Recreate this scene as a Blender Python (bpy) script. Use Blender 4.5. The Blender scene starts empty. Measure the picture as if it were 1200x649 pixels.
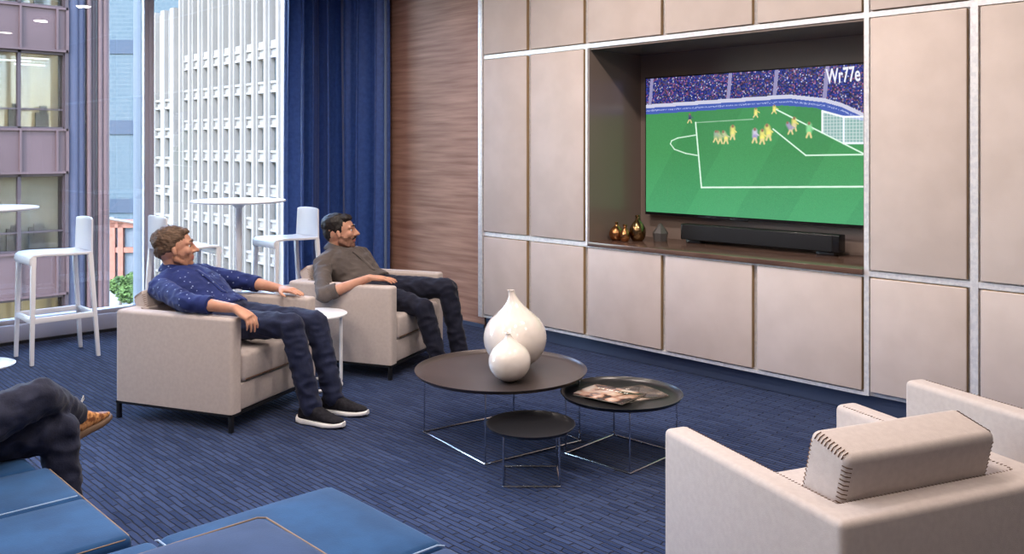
import bpy, bmesh, math, random
import numpy as np
from mathutils import Vector, Matrix, noise, Quaternion
random.seed(7)
PI = math.pi
scene = bpy.context.scene
COL = scene.collection
V = Vector

# ------------------------------------------------------------------ camera
ALPHA = math.atan(994 / 1040.0)
CU, SU = math.cos(ALPHA), math.sin(ALPHA)
cam_d = bpy.data.cameras.new('camera')
cam = bpy.data.objects.new('camera', cam_d)
COL.objects.link(cam)
cam.location = (0, 0, 1.5)
cam.rotation_euler = (PI / 2, 0, math.atan2(SU, -CU) - PI / 2)
cam_d.sensor_width = 36
cam_d.lens = 36 * 1040 / 1200
cam_d.shift_y = -150.5 / 1200
cam_d.clip_end = 2000
cam_d.clip_start = 0.05
scene.camera = cam

AZ = math.radians(90 - math.degrees(ALPHA))   # heading of the 'to the right' axis
def R(lat, d, z=0.0):
    """floor point given as metres to the right of / ahead of the viewpoint -> room axes"""
    return V((SU * lat - CU * d, CU * lat + SU * d, z))

# ------------------------------------------------------------------ materials
def mat(name, col, rough=0.5, metal=0.0, spec=0.5, emit=None, estr=1.0, sheen=0.0, coat=0.0, trans=0.0):
    m = bpy.data.materials.new(name); m.use_nodes = True
    b = m.node_tree.nodes['Principled BSDF']
    b.inputs['Base Color'].default_value = (*col, 1)
    b.inputs['Roughness'].default_value = rough
    b.inputs['Metallic'].default_value = metal
    b.inputs['Specular IOR Level'].default_value = spec
    if sheen: 
        b.inputs['Sheen Weight'].default_value = sheen
        b.inputs['Sheen Roughness'].default_value = 0.4
    if coat:
        b.inputs['Coat Weight'].default_value = coat; b.inputs['Coat Roughness'].default_value = 0.05
    if emit:
        b.inputs['Emission Color'].default_value = (*emit, 1); b.inputs['Emission Strength'].default_value = estr
    return m

def nd(m, t, **kw):
    n = m.node_tree.nodes.new(t)
    for k, v in kw.items():
        if k in n.inputs: n.inputs[k].default_value = v
        else: setattr(n, k, v)
    return n

def lk(m, a, b): m.node_tree.links.new(a, b)
def bsdf(m): return m.node_tree.nodes['Principled BSDF']

def coords(m, scale=(1, 1, 1), kind='Object', rot=(0, 0, 0)):
    tc = nd(m, 'ShaderNodeTexCoord'); mp = nd(m, 'ShaderNodeMapping')
    mp.inputs['Scale'].default_value = scale; mp.inputs['Rotation'].default_value = rot
    lk(m, tc.outputs[kind], mp.inputs['Vector']); return mp.outputs['Vector']

def noisy(name, c1, c2, scale=8, stretch=(1, 1, 1), rough=0.8, detail=4, bump=0.0, bscale=None, metal=0.0, sheen=0.0, lo=.35, hi=.65, spec=.3, rot=(0,0,0)):
    m = mat(name, c1, rough, metal, spec, sheen=sheen)
    v = coords(m, stretch, rot=rot)
    n = nd(m, 'ShaderNodeTexNoise'); n.inputs['Scale'].default_value = scale; n.inputs['Detail'].default_value = detail
    lk(m, v, n.inputs['Vector'])
    r = nd(m, 'ShaderNodeValToRGB')
    r.color_ramp.elements[0].position = lo; r.color_ramp.elements[0].color = (*c1, 1)
    r.color_ramp.elements[1].position = hi; r.color_ramp.elements[1].color = (*c2, 1)
    lk(m, n.outputs['Fac'], r.inputs['Fac']); lk(m, r.outputs['Color'], bsdf(m).inputs['Base Color'])
    if bump:
        n2 = nd(m, 'ShaderNodeTexNoise'); n2.inputs['Scale'].default_value = bscale or scale * 4; n2.inputs['Detail'].default_value = 3
        lk(m, v, n2.inputs['Vector'])
        bp = nd(m, 'ShaderNodeBump'); bp.inputs['Strength'].default_value = bump; bp.inputs['Distance'].default_value = 0.004
        lk(m, n2.outputs['Fac'], bp.inputs['Height']); lk(m, bp.outputs['Normal'], bsdf(m).inputs['Normal'])
    return m

def fabric(name, c1, c2, sheen=0.15, wscale=420, rough=.9, bump=.35):
    m = noisy(name, c1, c2, 55, (1, 1, 1), rough, 6, sheen=sheen, spec=.15)
    v = coords(m)
    w1 = nd(m, 'ShaderNodeTexNoise'); w1.inputs['Scale'].default_value = wscale
    lk(m, v, w1.inputs['Vector'])
    bp = nd(m, 'ShaderNodeBump'); bp.inputs['Strength'].default_value = bump; bp.inputs['Distance'].default_value = 0.002
    lk(m, w1.outputs['Fac'], bp.inputs['Height']); lk(m, bp.outputs['Normal'], bsdf(m).inputs['Normal'])
    return m

# carpet: narrow staggered strips running along the media wall
def carpet_mat():
    m = mat('carpet', (.03, .05, .15), .95, spec=.1, sheen=.08)
    v = coords(m)
    nz = nd(m, 'ShaderNodeTexNoise'); nz.inputs['Scale'].default_value = 9
    lk(m, v, nz.inputs['Vector'])
    add = nd(m, 'ShaderNodeVectorMath', operation='MULTIPLY_ADD')
    add.inputs[1].default_value = (.05, .014, 0)
    lk(m, nz.outputs['Color'], add.inputs[0]); lk(m, v, add.inputs[2])
    b = nd(m, 'ShaderNodeTexBrick')
    b.inputs['Scale'].default_value = 1.0
    b.inputs['Brick Width'].default_value = .150; b.inputs['Row Height'].default_value = .0285
    b.inputs['Mortar Size'].default_value = .0055; b.inputs['Mortar Smooth'].default_value = 1.0
    b.inputs['Color1'].default_value = (.015, .028, .080, 1); b.inputs['Color2'].default_value = (.033, .052, .124, 1)
    b.inputs['Mortar'].default_value = (.004, .006, .018, 1)
    b.offset = .5; b.offset_frequency = 2
    lk(m, add.outputs[0], b.inputs['Vector'])
    n2 = nd(m, 'ShaderNodeTexNoise'); n2.inputs['Scale'].default_value = 240; n2.inputs['Detail'].default_value = 3
    lk(m, v, n2.inputs['Vector'])
    mx = nd(m, 'ShaderNodeMix', data_type='RGBA', blend_type='MULTIPLY'); mx.inputs['Factor'].default_value = .85
    lk(m, b.outputs['Color'], mx.inputs[6]); 
    rr = nd(m, 'ShaderNodeMapRange'); rr.inputs['To Min'].default_value = .45; rr.inputs['To Max'].default_value = 1.6
    lk(m, n2.outputs['Fac'], rr.inputs['Value']); lk(m, rr.outputs['Result'], mx.inputs[7])
    lk(m, mx.outputs[2], bsdf(m).inputs['Base Color'])
    inv = nd(m, 'ShaderNodeMath', operation='SUBTRACT'); inv.inputs[0].default_value = 1
    lk(m, b.outputs['Fac'], inv.inputs[1])
    bp = nd(m, 'ShaderNodeBump'); bp.inputs['Strength'].default_value = .8; bp.inputs['Distance'].default_value = .006
    lk(m, inv.outputs[0], bp.inputs['Height']); lk(m, bp.outputs['Normal'], bsdf(m).inputs['Normal'])
    return m

def wood_wall_mat():
    m = noisy('wood_veneer', (.27, .130, .092), (.50, .285, .205), 3.2, (.55, 1, 9), .5, 8, spec=.35, lo=.3, hi=.7)
    return m

def glass_mat(name='window_glass', tint=(.93, .97, 1.0), ior=1.45):
    m = bpy.data.materials.new(name); m.use_nodes = True
    nt = m.node_tree; nt.nodes.clear()
    out = nt.nodes.new('ShaderNodeOutputMaterial'); mix = nt.nodes.new('ShaderNodeMixShader')
    tr = nt.nodes.new('ShaderNodeBsdfTransparent'); gl = nt.nodes.new('ShaderNodeBsdfGlossy'); fr = nt.nodes.new('ShaderNodeFresnel')
    tr.inputs['Color'].default_value = (*tint, 1); gl.inputs['Roughness'].default_value = 0.0
    fr.inputs['IOR'].default_value = ior
    nt.links.new(fr.outputs[0], mix.inputs[0]); nt.links.new(tr.outputs[0], mix.inputs[1]); nt.links.new(gl.outputs[0], mix.inputs[2])
    nt.links.new(mix.outputs[0], out.inputs[0])
    return m

M = {}
M['carpet'] = carpet_mat()
M['wood'] = wood_wall_mat()
M['glass'] = glass_mat()
M['plaster'] = noisy('plaster', (.62, .60, .57), (.68, .66, .63), 3, rough=.9)
M['darkwall'] = mat('back_wall_paint', (.30, .27, .25), .85)
M['panel'] = noisy('beige_leather', (.60, .50, .45), (.655, .55, .50), 5, rough=.55, bump=.15, bscale=300, spec=.35)
M['paneledge'] = mat('leather_edge', (.36, .24, .12), .6)
M['trim'] = noisy('silver_trim', (.80, .80, .84), (.93, .92, .94), 45, rough=.34, metal=.35, detail=4, lo=.4, hi=.6)
M['niche'] = mat('glossy_brown_laminate', (.24, .185, .16), .22, spec=.6)
M['shelf'] = noisy('shelf_veneer', (.085, .045, .034), (.14, .08, .06), 4, (1, 8, 8), .18, 6, spec=.5)
M['baseboard'] = mat('anodised_base', (.10, .13, .22), .38, .5)
M['sill'] = mat('sill_metal', (.42, .42, .50), .4, .35)
M['frame'] = mat('window_frame_metal', (.40, .39, .46), .45, .1)
M['fin'] = mat('pale_fin', (.135, .145, .16), .8, spec=.1)
M['curtain'] = noisy('navy_curtain', (.030, .080, .30), (.045, .11, .38), 30, rough=.5, sheen=.3, bump=.1, spec=.5)
M['liner'] = mat('curtain_edge', (.18, .26, .42), .7)
M['fab'] = fabric('beige_upholstery', (.49, .425, .40), (.53, .465, .435))
M['seam'] = mat('brown_seam_thread', (.12, .06, .03), .8)
M['seamtan'] = mat('tan_seam', (.27, .18, .12), .8)
M['black'] = mat('black_metal', (.012, .012, .014), .4, .3)
M['tray'] = noisy('bronzed_tray', (.060, .047, .045), (.075, .058, .055), 4, rough=.33, metal=.3, spec=.5)
M['trayblack'] = mat('black_tray', (.010, .010, .012), .30, .0, spec=.6)
M['chrome'] = mat('chrome', (.55, .56, .6), .22, 1.0)
M['white'] = mat('white_plastic', (.80, .81, .84), .35)
M['ceramic'] = mat('white_glaze', (.80, .735, .68), .12, coat=.8)
M['copper'] = mat('copper', (.62, .30, .13), .16, 1.0)
M['bronze'] = mat('dark_bronze', (.30, .19, .09), .18, 1.0)
M['grey_facets'] = mat('smoky_grey', (.09, .085, .085), .4)
M['tvblack'] = mat('tv_black', (.008, .008, .01), .25)
M['cloth_grille'] = noisy('speaker_grille', (.008, .008, .010), (.02, .02, .022), 300, rough=.8)
M['bluefab'] = noisy('blue_velvet', (.006, .046, .138), (.012, .070, .195), 7, rough=.85, sheen=.15, detail=6, bump=.15, bscale=180)
M['bluefab2'] = noisy('blue_velvet_dull', (.018, .045, .125), (.026, .060, .16), 7, rough=.85, sheen=.15, detail=6, bump=.15, bscale=180)
M['piping'] = mat('tan_piping', (.27, .19, .13), .8)
M['piping_blue'] = mat('pale_stitching', (.30, .42, .62), .8)
M['skin'] = noisy('skin', (.50, .25, .165), (.58, .31, .21), 20, rough=.5, spec=.35)
M['skin'].node_tree.nodes['Principled BSDF'].inputs['Subsurface Weight'].default_value = .08
M['stubble'] = noisy('stubble', (.20, .10, .07), (.27, .14, .095), 90, rough=.7)
M['stubble_light'] = noisy('light_stubble', (.32, .15, .09), (.42, .215, .14), 90, rough=.7)
M['lips'] = mat('lips', (.40, .13, .11), .45)
M['eye'] = mat('eye_white', (.75, .72, .70), .2)
M['iris'] = mat('iris', (.03, .018, .01), .15)
M['hair_brown'] = noisy('brown_hair', (.060, .036, .022), (.155, .095, .06), 40, (1, 1, 4), .6, bump=.8, bscale=90)
M['hair_black'] = noisy('black_hair', (.008, .006, .006), (.02, .015, .013), 60, rough=.45, bump=.6, bscale=120)
M['denim'] = noisy('dark_denim', (.008, .012, .036), (.014, .020, .055), 20, rough=.85, sheen=.1, bump=.3, bscale=150)
M['denim2'] = noisy('ink_denim', (.006, .007, .018), (.010, .012, .028), 20, rough=.85, sheen=.1, bump=.3, bscale=150)
M['denim3'] = noisy('charcoal_denim', (.008, .010, .026), (.018, .022, .048), 20, rough=.85, sheen=.1, bump=.3, bscale=150)
M['shoeblack'] = fabric('black_knit', (.008, .008, .012), (.02, .02, .026), .05)
M['sole'] = mat('white_sole', (.85, .85, .86), .5)
M['soledark'] = mat('dark_sole', (.10, .055, .03), .6)
M['shoetan'] = noisy('tan_camo_leather', (.16, .05, .015), (.62, .30, .11), 38, rough=.5, detail=2, lo=.42, hi=.56, bump=.2)
M['lace'] = mat('shoe_lace', (.75, .72, .66), .7)
M['watch'] = mat('watch_strap', (.01, .01, .01), .4)

def dotted(name, base, base2, dot):
    m = noisy(name, base, base2, 12, rough=.85, sheen=.1, bump=.3, bscale=120)
    v = coords(m)
    vo = nd(m, 'ShaderNodeTexVoronoi'); vo.inputs['Scale'].default_value = 34
    lk(m, v, vo.inputs['Vector'])
    lt = nd(m, 'ShaderNodeMath', operation='LESS_THAN'); lt.inputs[1].default_value = .16
    lk(m, vo.outputs['Distance'], lt.inputs[0])
    mx = nd(m, 'ShaderNodeMix', data_type='RGBA'); mx.inputs[7].default_value = (*dot, 1)
    src = bsdf(m).inputs['Base Color'].links[0].from_socket
    lk(m, src, mx.inputs[6]); lk(m, lt.outputs[0], mx.inputs['Factor'])
    lk(m, mx.outputs[2], bsdf(m).inputs['Base Color'])
    return m
M['shirt_blue'] = dotted('blue_dotted_shirt', (.011, .021, .105), (.016, .030, .15), (.22, .28, .48))
M['shirt_grey'] = noisy('grey_shirt', (.075, .062, .058), (.11, .092, .085), 12, rough=.85, sheen=.1, bump=.3, bscale=120)
M['shirt_dark'] = noisy('dark_tee', (.05, .05, .06), (.07, .07, .08), 12, rough=.85)

# ------------------------------------------------------------------ mesh helpers
def obj(name, bm, m=None, parent=None, smooth=True, loc=None):
    me = bpy.data.meshes.new(name)
    bmesh.ops.recalc_face_normals(bm, faces=bm.faces)
    bm.to_mesh(me); bm.free()
    if m is not None:
        for mm in (m if isinstance(m, (list, tuple)) else [m]): me.materials.append(mm)
    if smooth:
        me.polygons.foreach_set('use_smooth', [True] * len(me.polygons))
        try: me.set_sharp_from_angle(angle=math.radians(38))
        except Exception: pass
    o = bpy.data.objects.new(name, me); COL.objects.link(o)
    if parent is not None: o.parent = parent
    if loc is not None: o.location = loc
    return o

def empty(name, loc=(0, 0, 0), rz=0):
    o = bpy.data.objects.new(name, None); COL.objects.link(o)
    o.location = loc; o.rotation_euler = (0, 0, rz); o.empty_display_size = .1
    return o

def tag(o, label, cat, group=None):
    o['label'] = label; o['category'] = cat
    if group: o['group'] = group
    return o

def struct(o, label=None):
    o['kind'] = 'structure'
    if label: o['label'] = label
    return o

def add_box(bm, x0, x1, y0, y1, z0, z1, bev=0.0, seg=3, M4=None, mi=0):
    b2 = bmesh.new()
    bmesh.ops.create_cube(b2, size=1)
    for v in b2.verts:
        v.co = V(((x0 + x1) / 2 + v.co.x * (x1 - x0), (y0 + y1) / 2 + v.co.y * (y1 - y0), (z0 + z1) / 2 + v.co.z * (z1 - z0)))
    if bev:
        bmesh.ops.bevel(b2, geom=list(b2.edges), offset=bev, segments=seg, profile=.5, affect='EDGES')
    if M4 is not None: bmesh.ops.transform(b2, matrix=M4, verts=b2.verts)
    merge(bm, b2, mi)
    return bm

def merge(bm, b2, mi=None):
    vm = {}
    for v in b2.verts: vm[v] = bm.verts.new(v.co)
    for f in b2.faces:
        try:
            nf = bm.faces.new([vm[v] for v in f.verts]); nf.smooth = f.smooth
            nf.material_index = mi if mi is not None else f.material_index
        except ValueError: pass
    b2.free()

def box(name, x0, x1, y0, y1, z0, z1, m, parent=None, bev=0.0, seg=3):
    bm = bmesh.new(); add_box(bm, x0, x1, y0, y1, z0, z1, bev, seg)
    return obj(name, bm, m, parent)

def frame_for(d):
    d = V(d).normalized()
    up = V((0, 0, 1)) if abs(d.z) < .95 else V((1, 0, 0))
    a = d.cross(up).normalized(); b = d.cross(a).normalized()
    return a, b

def add_tube(bm, pts, r, n=10, closed=False, caps=True):
    pts = [V(p) for p in pts]; N = len(pts)
    rs = r if isinstance(r, (list, tuple)) else [r] * N
    rings = []; pa = None
    for i, p in enumerate(pts):
        if closed: t = (pts[(i + 1) % N] - pts[i - 1])
        else: t = pts[min(i + 1, N - 1)] - pts[max(i - 1, 0)]
        t.normalize()
        if pa is None: a, b = frame_for(t)
        else:
            a = (pa - t * pa.dot(t))
            if a.length < 1e-6: a, _ = frame_for(t)
            a.normalize(); b = t.cross(a)
        pa = a
        rings.append([bm.verts.new(p + (a * math.cos(2 * PI * k / n) + b * math.sin(2 * PI * k / n)) * rs[i]) for k in range(n)])
    for i in range(N if closed else N - 1):
        A, B = rings[i], rings[(i + 1) % N]
        for k in range(n): bm.faces.new((A[k], A[(k + 1) % n], B[(k + 1) % n], B[k]))
    if caps and not closed:
        bm.faces.new(rings[0][::-1]); bm.faces.new(rings[-1])
    return bm

def tube(name, pts, r, m, parent=None, n=10, closed=False):
    return obj(name, add_tube(bmesh.new(), pts, r, n, closed), m, parent)

def add_lathe(bm, prof, n=48, c=(0, 0, 0)):
    c = V(c); rings = []
    for (r, z) in prof:
        if r < 1e-6: rings.append([bm.verts.new(c + V((0, 0, z)))])
        else: rings.append([bm.verts.new(c + V((r * math.cos(2 * PI * k / n), r * math.sin(2 * PI * k / n), z))) for k in range(n)])
    for A, B in zip(rings, rings[1:]):
        for k in range(n):
            a0, a1 = A[k % len(A)], A[(k + 1) % len(A)]; b0, b1 = B[k % len(B)], B[(k + 1) % len(B)]
            vs = []
            for v in (a0, a1, b1, b0):
                if v not in vs: vs.append(v)
            if len(vs) > 2: bm.faces.new(vs)
    return bm

def lathe(name, prof, m, parent=None, n=48, c=(0, 0, 0)):
    return obj(name, add_lathe(bmesh.new(), prof, n, c), m, parent)

def capsule(bm, p0, r0, p1, r1, n=14):
    p0, p1 = V(p0), V(p1); d = p1 - p0; L = d.length
    if L < 1e-5: d = V((0, 0, 1))
    d.normalize()
    pts = []; rs = []
    for k in range(1, 5):
        a = PI / 2 * k / 4.0
        pts.append(p0 - d * r0 * math.cos(a)); rs.append(max(r0 * math.sin(a), 1e-4))
    for k in range(3, 0, -1):
        a = PI / 2 * k / 4.0
        if k == 3: pts.append(p1); rs.append(r1)
        pts.append(p1 + d * r1 * math.cos(a)); rs.append(r1 * math.sin(a))
    add_tube(bm, pts, rs, n)

def ellip(bm, c, rad, rot=None, u=20, v=14):
    b2 = bmesh.new(); bmesh.ops.create_uvsphere(b2, u_segments=u, v_segments=v, radius=1)
    S = Matrix.Diagonal((*rad, 1)); Rm = rot.to_4x4() if rot is not None else Matrix.Identity(4)
    bmesh.ops.transform(b2, matrix=Matrix.Translation(V(c)) @ Rm @ S, verts=b2.verts)
    merge(bm, b2)

def loft(bm, rings, n=24, power=2.4):
    """rings: (centre, axisA*rA, axisB*rB)"""
    R_ = []
    for c, A, B in rings:
        rr = []
        for k in range(n):
            t = 2 * PI * k / n; ct, st = math.cos(t), math.sin(t)
            e = 2 / power
            rr.append(bm.verts.new(V(c) + V(A) * (abs(ct) ** e * (1 if ct >= 0 else -1)) + V(B) * (abs(st) ** e * (1 if st >= 0 else -1))))
        R_.append(rr)
    for A, B in zip(R_, R_[1:]):
        for k in range(n): bm.faces.new((A[k], A[(k + 1) % n], B[(k + 1) % n], B[k]))
    bm.faces.new(R_[0][::-1]); bm.faces.new(R_[-1])

def blob(name, bm, m, parent=None, voxel=.006, smooth=4, fac=.5, disp=None, matfn=None):
    """fuse overlapping shapes into one continuous skin"""
    me = bpy.data.meshes.new(name + '_raw')
    bmesh.ops.recalc_face_normals(bm, faces=bm.faces)
    bm.to_mesh(me); bm.free()
    o = bpy.data.objects.new(name, me); COL.objects.link(o)
    md = o.modifiers.new('r', 'REMESH'); md.mode = 'VOXEL'; md.voxel_size = voxel
    if smooth:
        ms = o.modifiers.new('s', 'SMOOTH'); ms.iterations = smooth; ms.factor = fac
    dg = bpy.context.evaluated_depsgraph_get(); dg.update()
    new = bpy.data.meshes.new_from_object(o.evaluated_get(dg))
    o.modifiers.clear(); o.data = new; new.name = name; bpy.data.meshes.remove(me)
    if disp:
        nv = len(new.vertices)
        for v in new.vertices:
            dv = disp(v.co, v.normal)
            if dv: v.co = v.co + v.normal * dv
    ms_ = m if isinstance(m, (list, tuple)) else [m]
    new.materials.clear()
    for mm in ms_: new.materials.append(mm)
    if matfn:
        for p in new.polygons: p.material_index = matfn(p.center)
    new.polygons.foreach_set('use_smooth', [True] * len(new.polygons))
    if parent is not None: o.parent = parent
    return o

def copy_tree(o, parent=None):
    c = o.copy(); COL.objects.link(c)
    if parent is not None: c.parent = parent
    for ch in o.children: copy_tree(ch, c)
    return c

# ================================================================== ROOM SHELL
XW = -7.65      # window wall
YB = 4.96       # wood wall
XR, YF, ZC = 2.9, -4.2, 3.25
struct(box('floor', XW, XR, YF, 5.7, -.12, 0, M['carpet']), 'deep blue carpet woven in narrow staggered strips')
struct(box('ceiling', XW - .2, XR + .1, YF - .1, 5.8, ZC, ZC + .15, M['plaster']), 'plain white ceiling')
struct(box('wall_back', XW - .1, -5.52, YB, 5.7, 0, ZC, M['wood']), 'reddish brown wall with horizontal wood grain')
struct(box('wall_behind_media', -5.52, XR + .1, 5.56, 5.7, 0, ZC, M['darkwall']))
struct(box('wall_right', XR, XR + .1, YF, 5.7, 0, ZC, M['darkwall']), 'plain wall at the right')
struct(box('wall_front', XW, XR, YF - .1, YF, 0, ZC, M['darkwall']), 'plain wall opposite the media wall')
struct(box('wall_left', XW - .15, XW + .02, 4.62, YB, 0, ZC, M['plaster']), 'pale wall return between window and wood wall')
struct(box('baseboard_left', XW - .12, XW + .09, YF, 4.62, 0, .145, M['sill'], bev=.004), 'grey metal sill along the foot of the window')
struct(box('trim_1', XW + .09, XW + .115, YF, 4.62, 0, .022, M['black']), 'thin dark strip where sill meets carpet')
struct(box('baseboard_back', -5.50, XR, YB, YB + .03, 0, .105, M['baseboard']), 'blue grey metal base below the media wall')
struct(box('trim_2', -7.6, -5.52, YB - .012, YB, 0, .03, M['baseboard']), 'thin base strip below the wood wall')

# windows : panes between mullions
ys = [-4.2, -2.64, -1.02, .6, 1.72 - .35, 3.01, 4.62]
ys = [-4.2, -3.0, -1.5, 0.0, 1.5, 3.01, 4.62]
for i in range(len(ys) - 1):
    a, b = ys[i], ys[i + 1]
    w = empty('window_%d' % (i + 1), (XW - .02, (a + b) / 2, .145)); struct(w)
    hw = (b - a) / 2
    g = box('pane', -.008, .008, -hw + .03, hw - .03, 0.02, ZC - .145, M['glass'], w)
    bm = bmesh.new()
    add_box(bm, -.05, .012, hw - .036, hw, 0, ZC - .145, .004)
    add_box(bm, -.05, .012, -hw, -hw + .046, 0, ZC - .145, .004)
    add_box(bm, -.05, .05, -hw, hw, 0, .03, .004)
    obj('window_frame', bm, M['frame'], w)
    box('outer_fin', -.25, -.06, hw - .035, hw - .005, -.1, ZC, M['fin'], w, .003)
w['label'] = 'tall window partly hidden by the navy curtain'

# ================================================================== MEDIA WALL
mw = tag(empty('media_wall', (-2.6, 4.95, 0)), 'wall of padded beige panels in silver trim with a dark television niche', 'wall unit')
def mwbox(name, x0, x1, y0, y1, z0, z1, m, bev=0, seg=3, parent=None):
    bm = bmesh.new(); add_box(bm, x0 + 2.6, x1 + 2.6, y0 - 4.95, y1 - 4.95, z0, z1, bev, seg)
    return obj(name, bm, m, parent or mw)
XE = XR - .02
right_cols = [(-2.208, -1.698), (-1.632, -1.10), (-1.035, -.50), (-.435, .10), (.165, .70), (.765, 1.30), (1.365, 1.90), (1.965, 2.5), (2.56, 2.86)]
left_cols = [(-5.452, -4.947), (-4.903, -4.353)]
mid_cols = [(-4.311, -3.652), (-3.618, -2.955), (-2.920, -2.257)]
def padded(x0, x1, z0, z1):
    bm = bmesh.new()
    add_box(bm, x0 + 2.6, x1 + 2.6, 4.885 - 4.95, 4.918 - 4.95, z0, z1, .006, 3)
    for f in bm.faces:
        c = f.calc_center_median()
        f.material_index = 0 if c.y < -.0605 else 1
    obj('padded_panel', bm, [M['panel'], M['paneledge']], mw)
for x0, x1 in left_cols + mid_cols + right_cols: padded(x0, x1, .135, .775)
for x0, x1 in left_cols + right_cols: padded(x0, x1, .818, 2.230)
for x0, x1 in left_cols + mid_cols + right_cols: padded(x0, x1, 2.272, 3.22)
# silver frame behind / between the panels
bm = bmesh.new()
def tr(x0, x1, z0, z1, y0=4.916): add_box(bm, x0 + 2.6, x1 + 2.6, y0 - 4.95, 4.955 - 4.95, z0, z1)
def tr2(x0, x1, z0, z1): tr(x0, x1, z0, z1, 4.896 if x1 - x0 > .1 else 4.8945)
tr(-5.50, -4.311, .108, 3.25); tr(-2.257, XE, .108, 3.25)
tr(-4.311, -2.257, .108, .785); tr(-4.311, -2.257, 2.232, 3.25)
# raised faces of the trim
for (a, b) in [(-5.50, XE)]:
    tr2(a, b, 2.236, 2.266)
tr2(-5.50, -4.333, .781, .812); tr2(-2.236, XE, .781, .812); tr2(-4.333, -2.236, .776, .788)
tr2(-5.50, -2.236, .108, .128)
tr2(-4.340, -4.322, .79, 2.266); tr2(-2.247, -2.219, .11, 3.25)
tr2(-1.684, -1.646, .11, 3.25)
for x in (-1.067, -.467, .133, .733, 1.333, 1.933, 2.53): tr2(x - .018, x + .018, .11, 3.25)
obj('silver_frame', bm, M['trim'], mw)
mwbox('edge_trim', -5.515, -5.462, 4.880, 4.958, .108, 3.25, M['trim'], .003)
# niche lining : left, right, back, top
bm = bmesh.new()
add_box(bm, -4.322 + 2.6, -4.302 + 2.6, -.055, .55, .80, 2.235)
add_box(bm, -2.250 + 2.6, -2.230 + 2.6, -.055, .55, .80, 2.235)
add_box(bm, -4.31 + 2.6, -2.245 + 2.6, .55, .57, .80, 2.235)
add_box(bm, -4.31 + 2.6, -2.245 + 2.6, -.045, .55, 2.222, 2.240)
obj('niche_lining', bm, M['niche'], mw, smooth=False)
mwbox('niche_shelf', -4.303, -2.249, 4.872, 5.50, .789, .820, M['shelf'], .003)

# ---------------------------------------------------------------- television
tv = tag(empty('television', (-3.29, 5.42, 1.02)), 'large flat television showing a football match in the niche', 'television')
TX0, TX1, TZ0, TZ1 = -.900, .900, 0.0, 1.010
bm = bmesh.new()
add_box(bm, TX0 - .012, TX1 + .012, .004, .055, TZ0 - .022, TZ1 + .010, .004, 2)
add_box(bm, -.45, .45, .045, .079, .2, .8, .01, 2)
obj('casing', bm, M['tvblack'], tv)
NX, NZ = 420, 236
img = np.zeros((NZ, NX, 3))
ss = (np.arange(NX) + .5) / NX; tt = (np.arange(NZ) + .5) / NZ
S, T = np.meshgrid(ss, tt)
def polyl(pts):
    xs = [p[0] for p in pts]; ysn = [p[1] for p in pts]
    return np.interp(S, xs, ysn)
fence = polyl([(0, .206), (.663, .180), (.80, .215), (.866, .25), (.943, .317), (1, .37)])
grass = polyl([(0, .268), (.636, .239), (.766, .262), (.866, .319), (.943, .354), (1, .38)])
rng = np.random.RandomState(3)
# crowd
cr = rng.rand(NZ // 2 + 1, NX // 2 + 1, 1).repeat(2, 0).repeat(2, 1)[:NZ, :NX]
hue = rng.rand(NZ // 2 + 1, NX // 2 + 1).repeat(2, 0).repeat(2, 1)[:NZ, :NX]
crowd = np.where(hue[..., None] < .62, np.array([.025, .04, .26]), np.where(hue[..., None] < .78, np.array([.28, .10, .22]), np.where(hue[..., None] < .93, np.array([.10, .08, .12]), np.array([.42, .42, .6])))) * (.20 + .9 * cr)
img[:] = crowd
for a in (.02, .40, .60, .80):
    dd = np.abs(S - (a + .06 * (.2 - T)))
    img[(dd < .008)] = (.25, .23, .40)
m_ = (T > fence - .012); img[m_] = (.50, .50, .62)
m_ = (T > fence + .014); img[m_] = (.05, .09, .36)
m_ = (T > fence + .030) & (T < fence + .040) & (rng.rand(NZ, NX) > .5); img[m_] = (.3, .35, .6)
stripe = (np.sin((S * 1.0 + (T - .3) * .35) * 14) > 0) * 1.0
gcol = np.array([.045, .225, .075]) * (1.0 + .10 * stripe[..., None] + .05 * rng.randn(NZ, NX, 1)) * (1 + .25 * (T[..., None] - .5))
gcol = gcol + np.array([.01, .06, .07]) * np.clip((T[..., None] - .55) * 1.2, 0, 1)
m_ = T > grass; img[m_] = gcol[m_]
def line(p, q, w, c, al=1.0):
    ax, ay = p[0] * 1.78, p[1]; bx, by = q[0] * 1.78, q[1]
    X, Y = S * 1.78, T
    L2 = (bx - ax) ** 2 + (by - ay) ** 2
    t = np.clip(((X - ax) * (bx - ax) + (Y - ay) * (by - ay)) / L2, 0, 1)
    d = np.hypot(X - ax - t * (bx - ax), Y - ay - t * (by - ay))
    k = np.clip(1.4 - d / w, 0, 1)[..., None] * al
    img[:] = img * (1 - k) + np.array(c) * k
def path(pts, w, c, al=1.0):
    for p, q in zip(pts, pts[1:]): line(p, q, w, c, al)
W_ = (.75, .95, .8)
path([(.512, .325), (.25, .338)], .0030, W_, .35); path([(.25, .338), (.278, .803), (1.0, .757)], .0055, W_, .9)
path([(.25, .428), (.162, .448), (.132, .468), (.126, .49), (.146, .53), (.202, .56), (.258, .574)], .0042, W_, .75)
path([(.609, .264), (1.0, .606)], .0045, W_, .85); path([(.596, .394), (.728, .569), (1.0, .56)], .0045, W_, .85)
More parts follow.
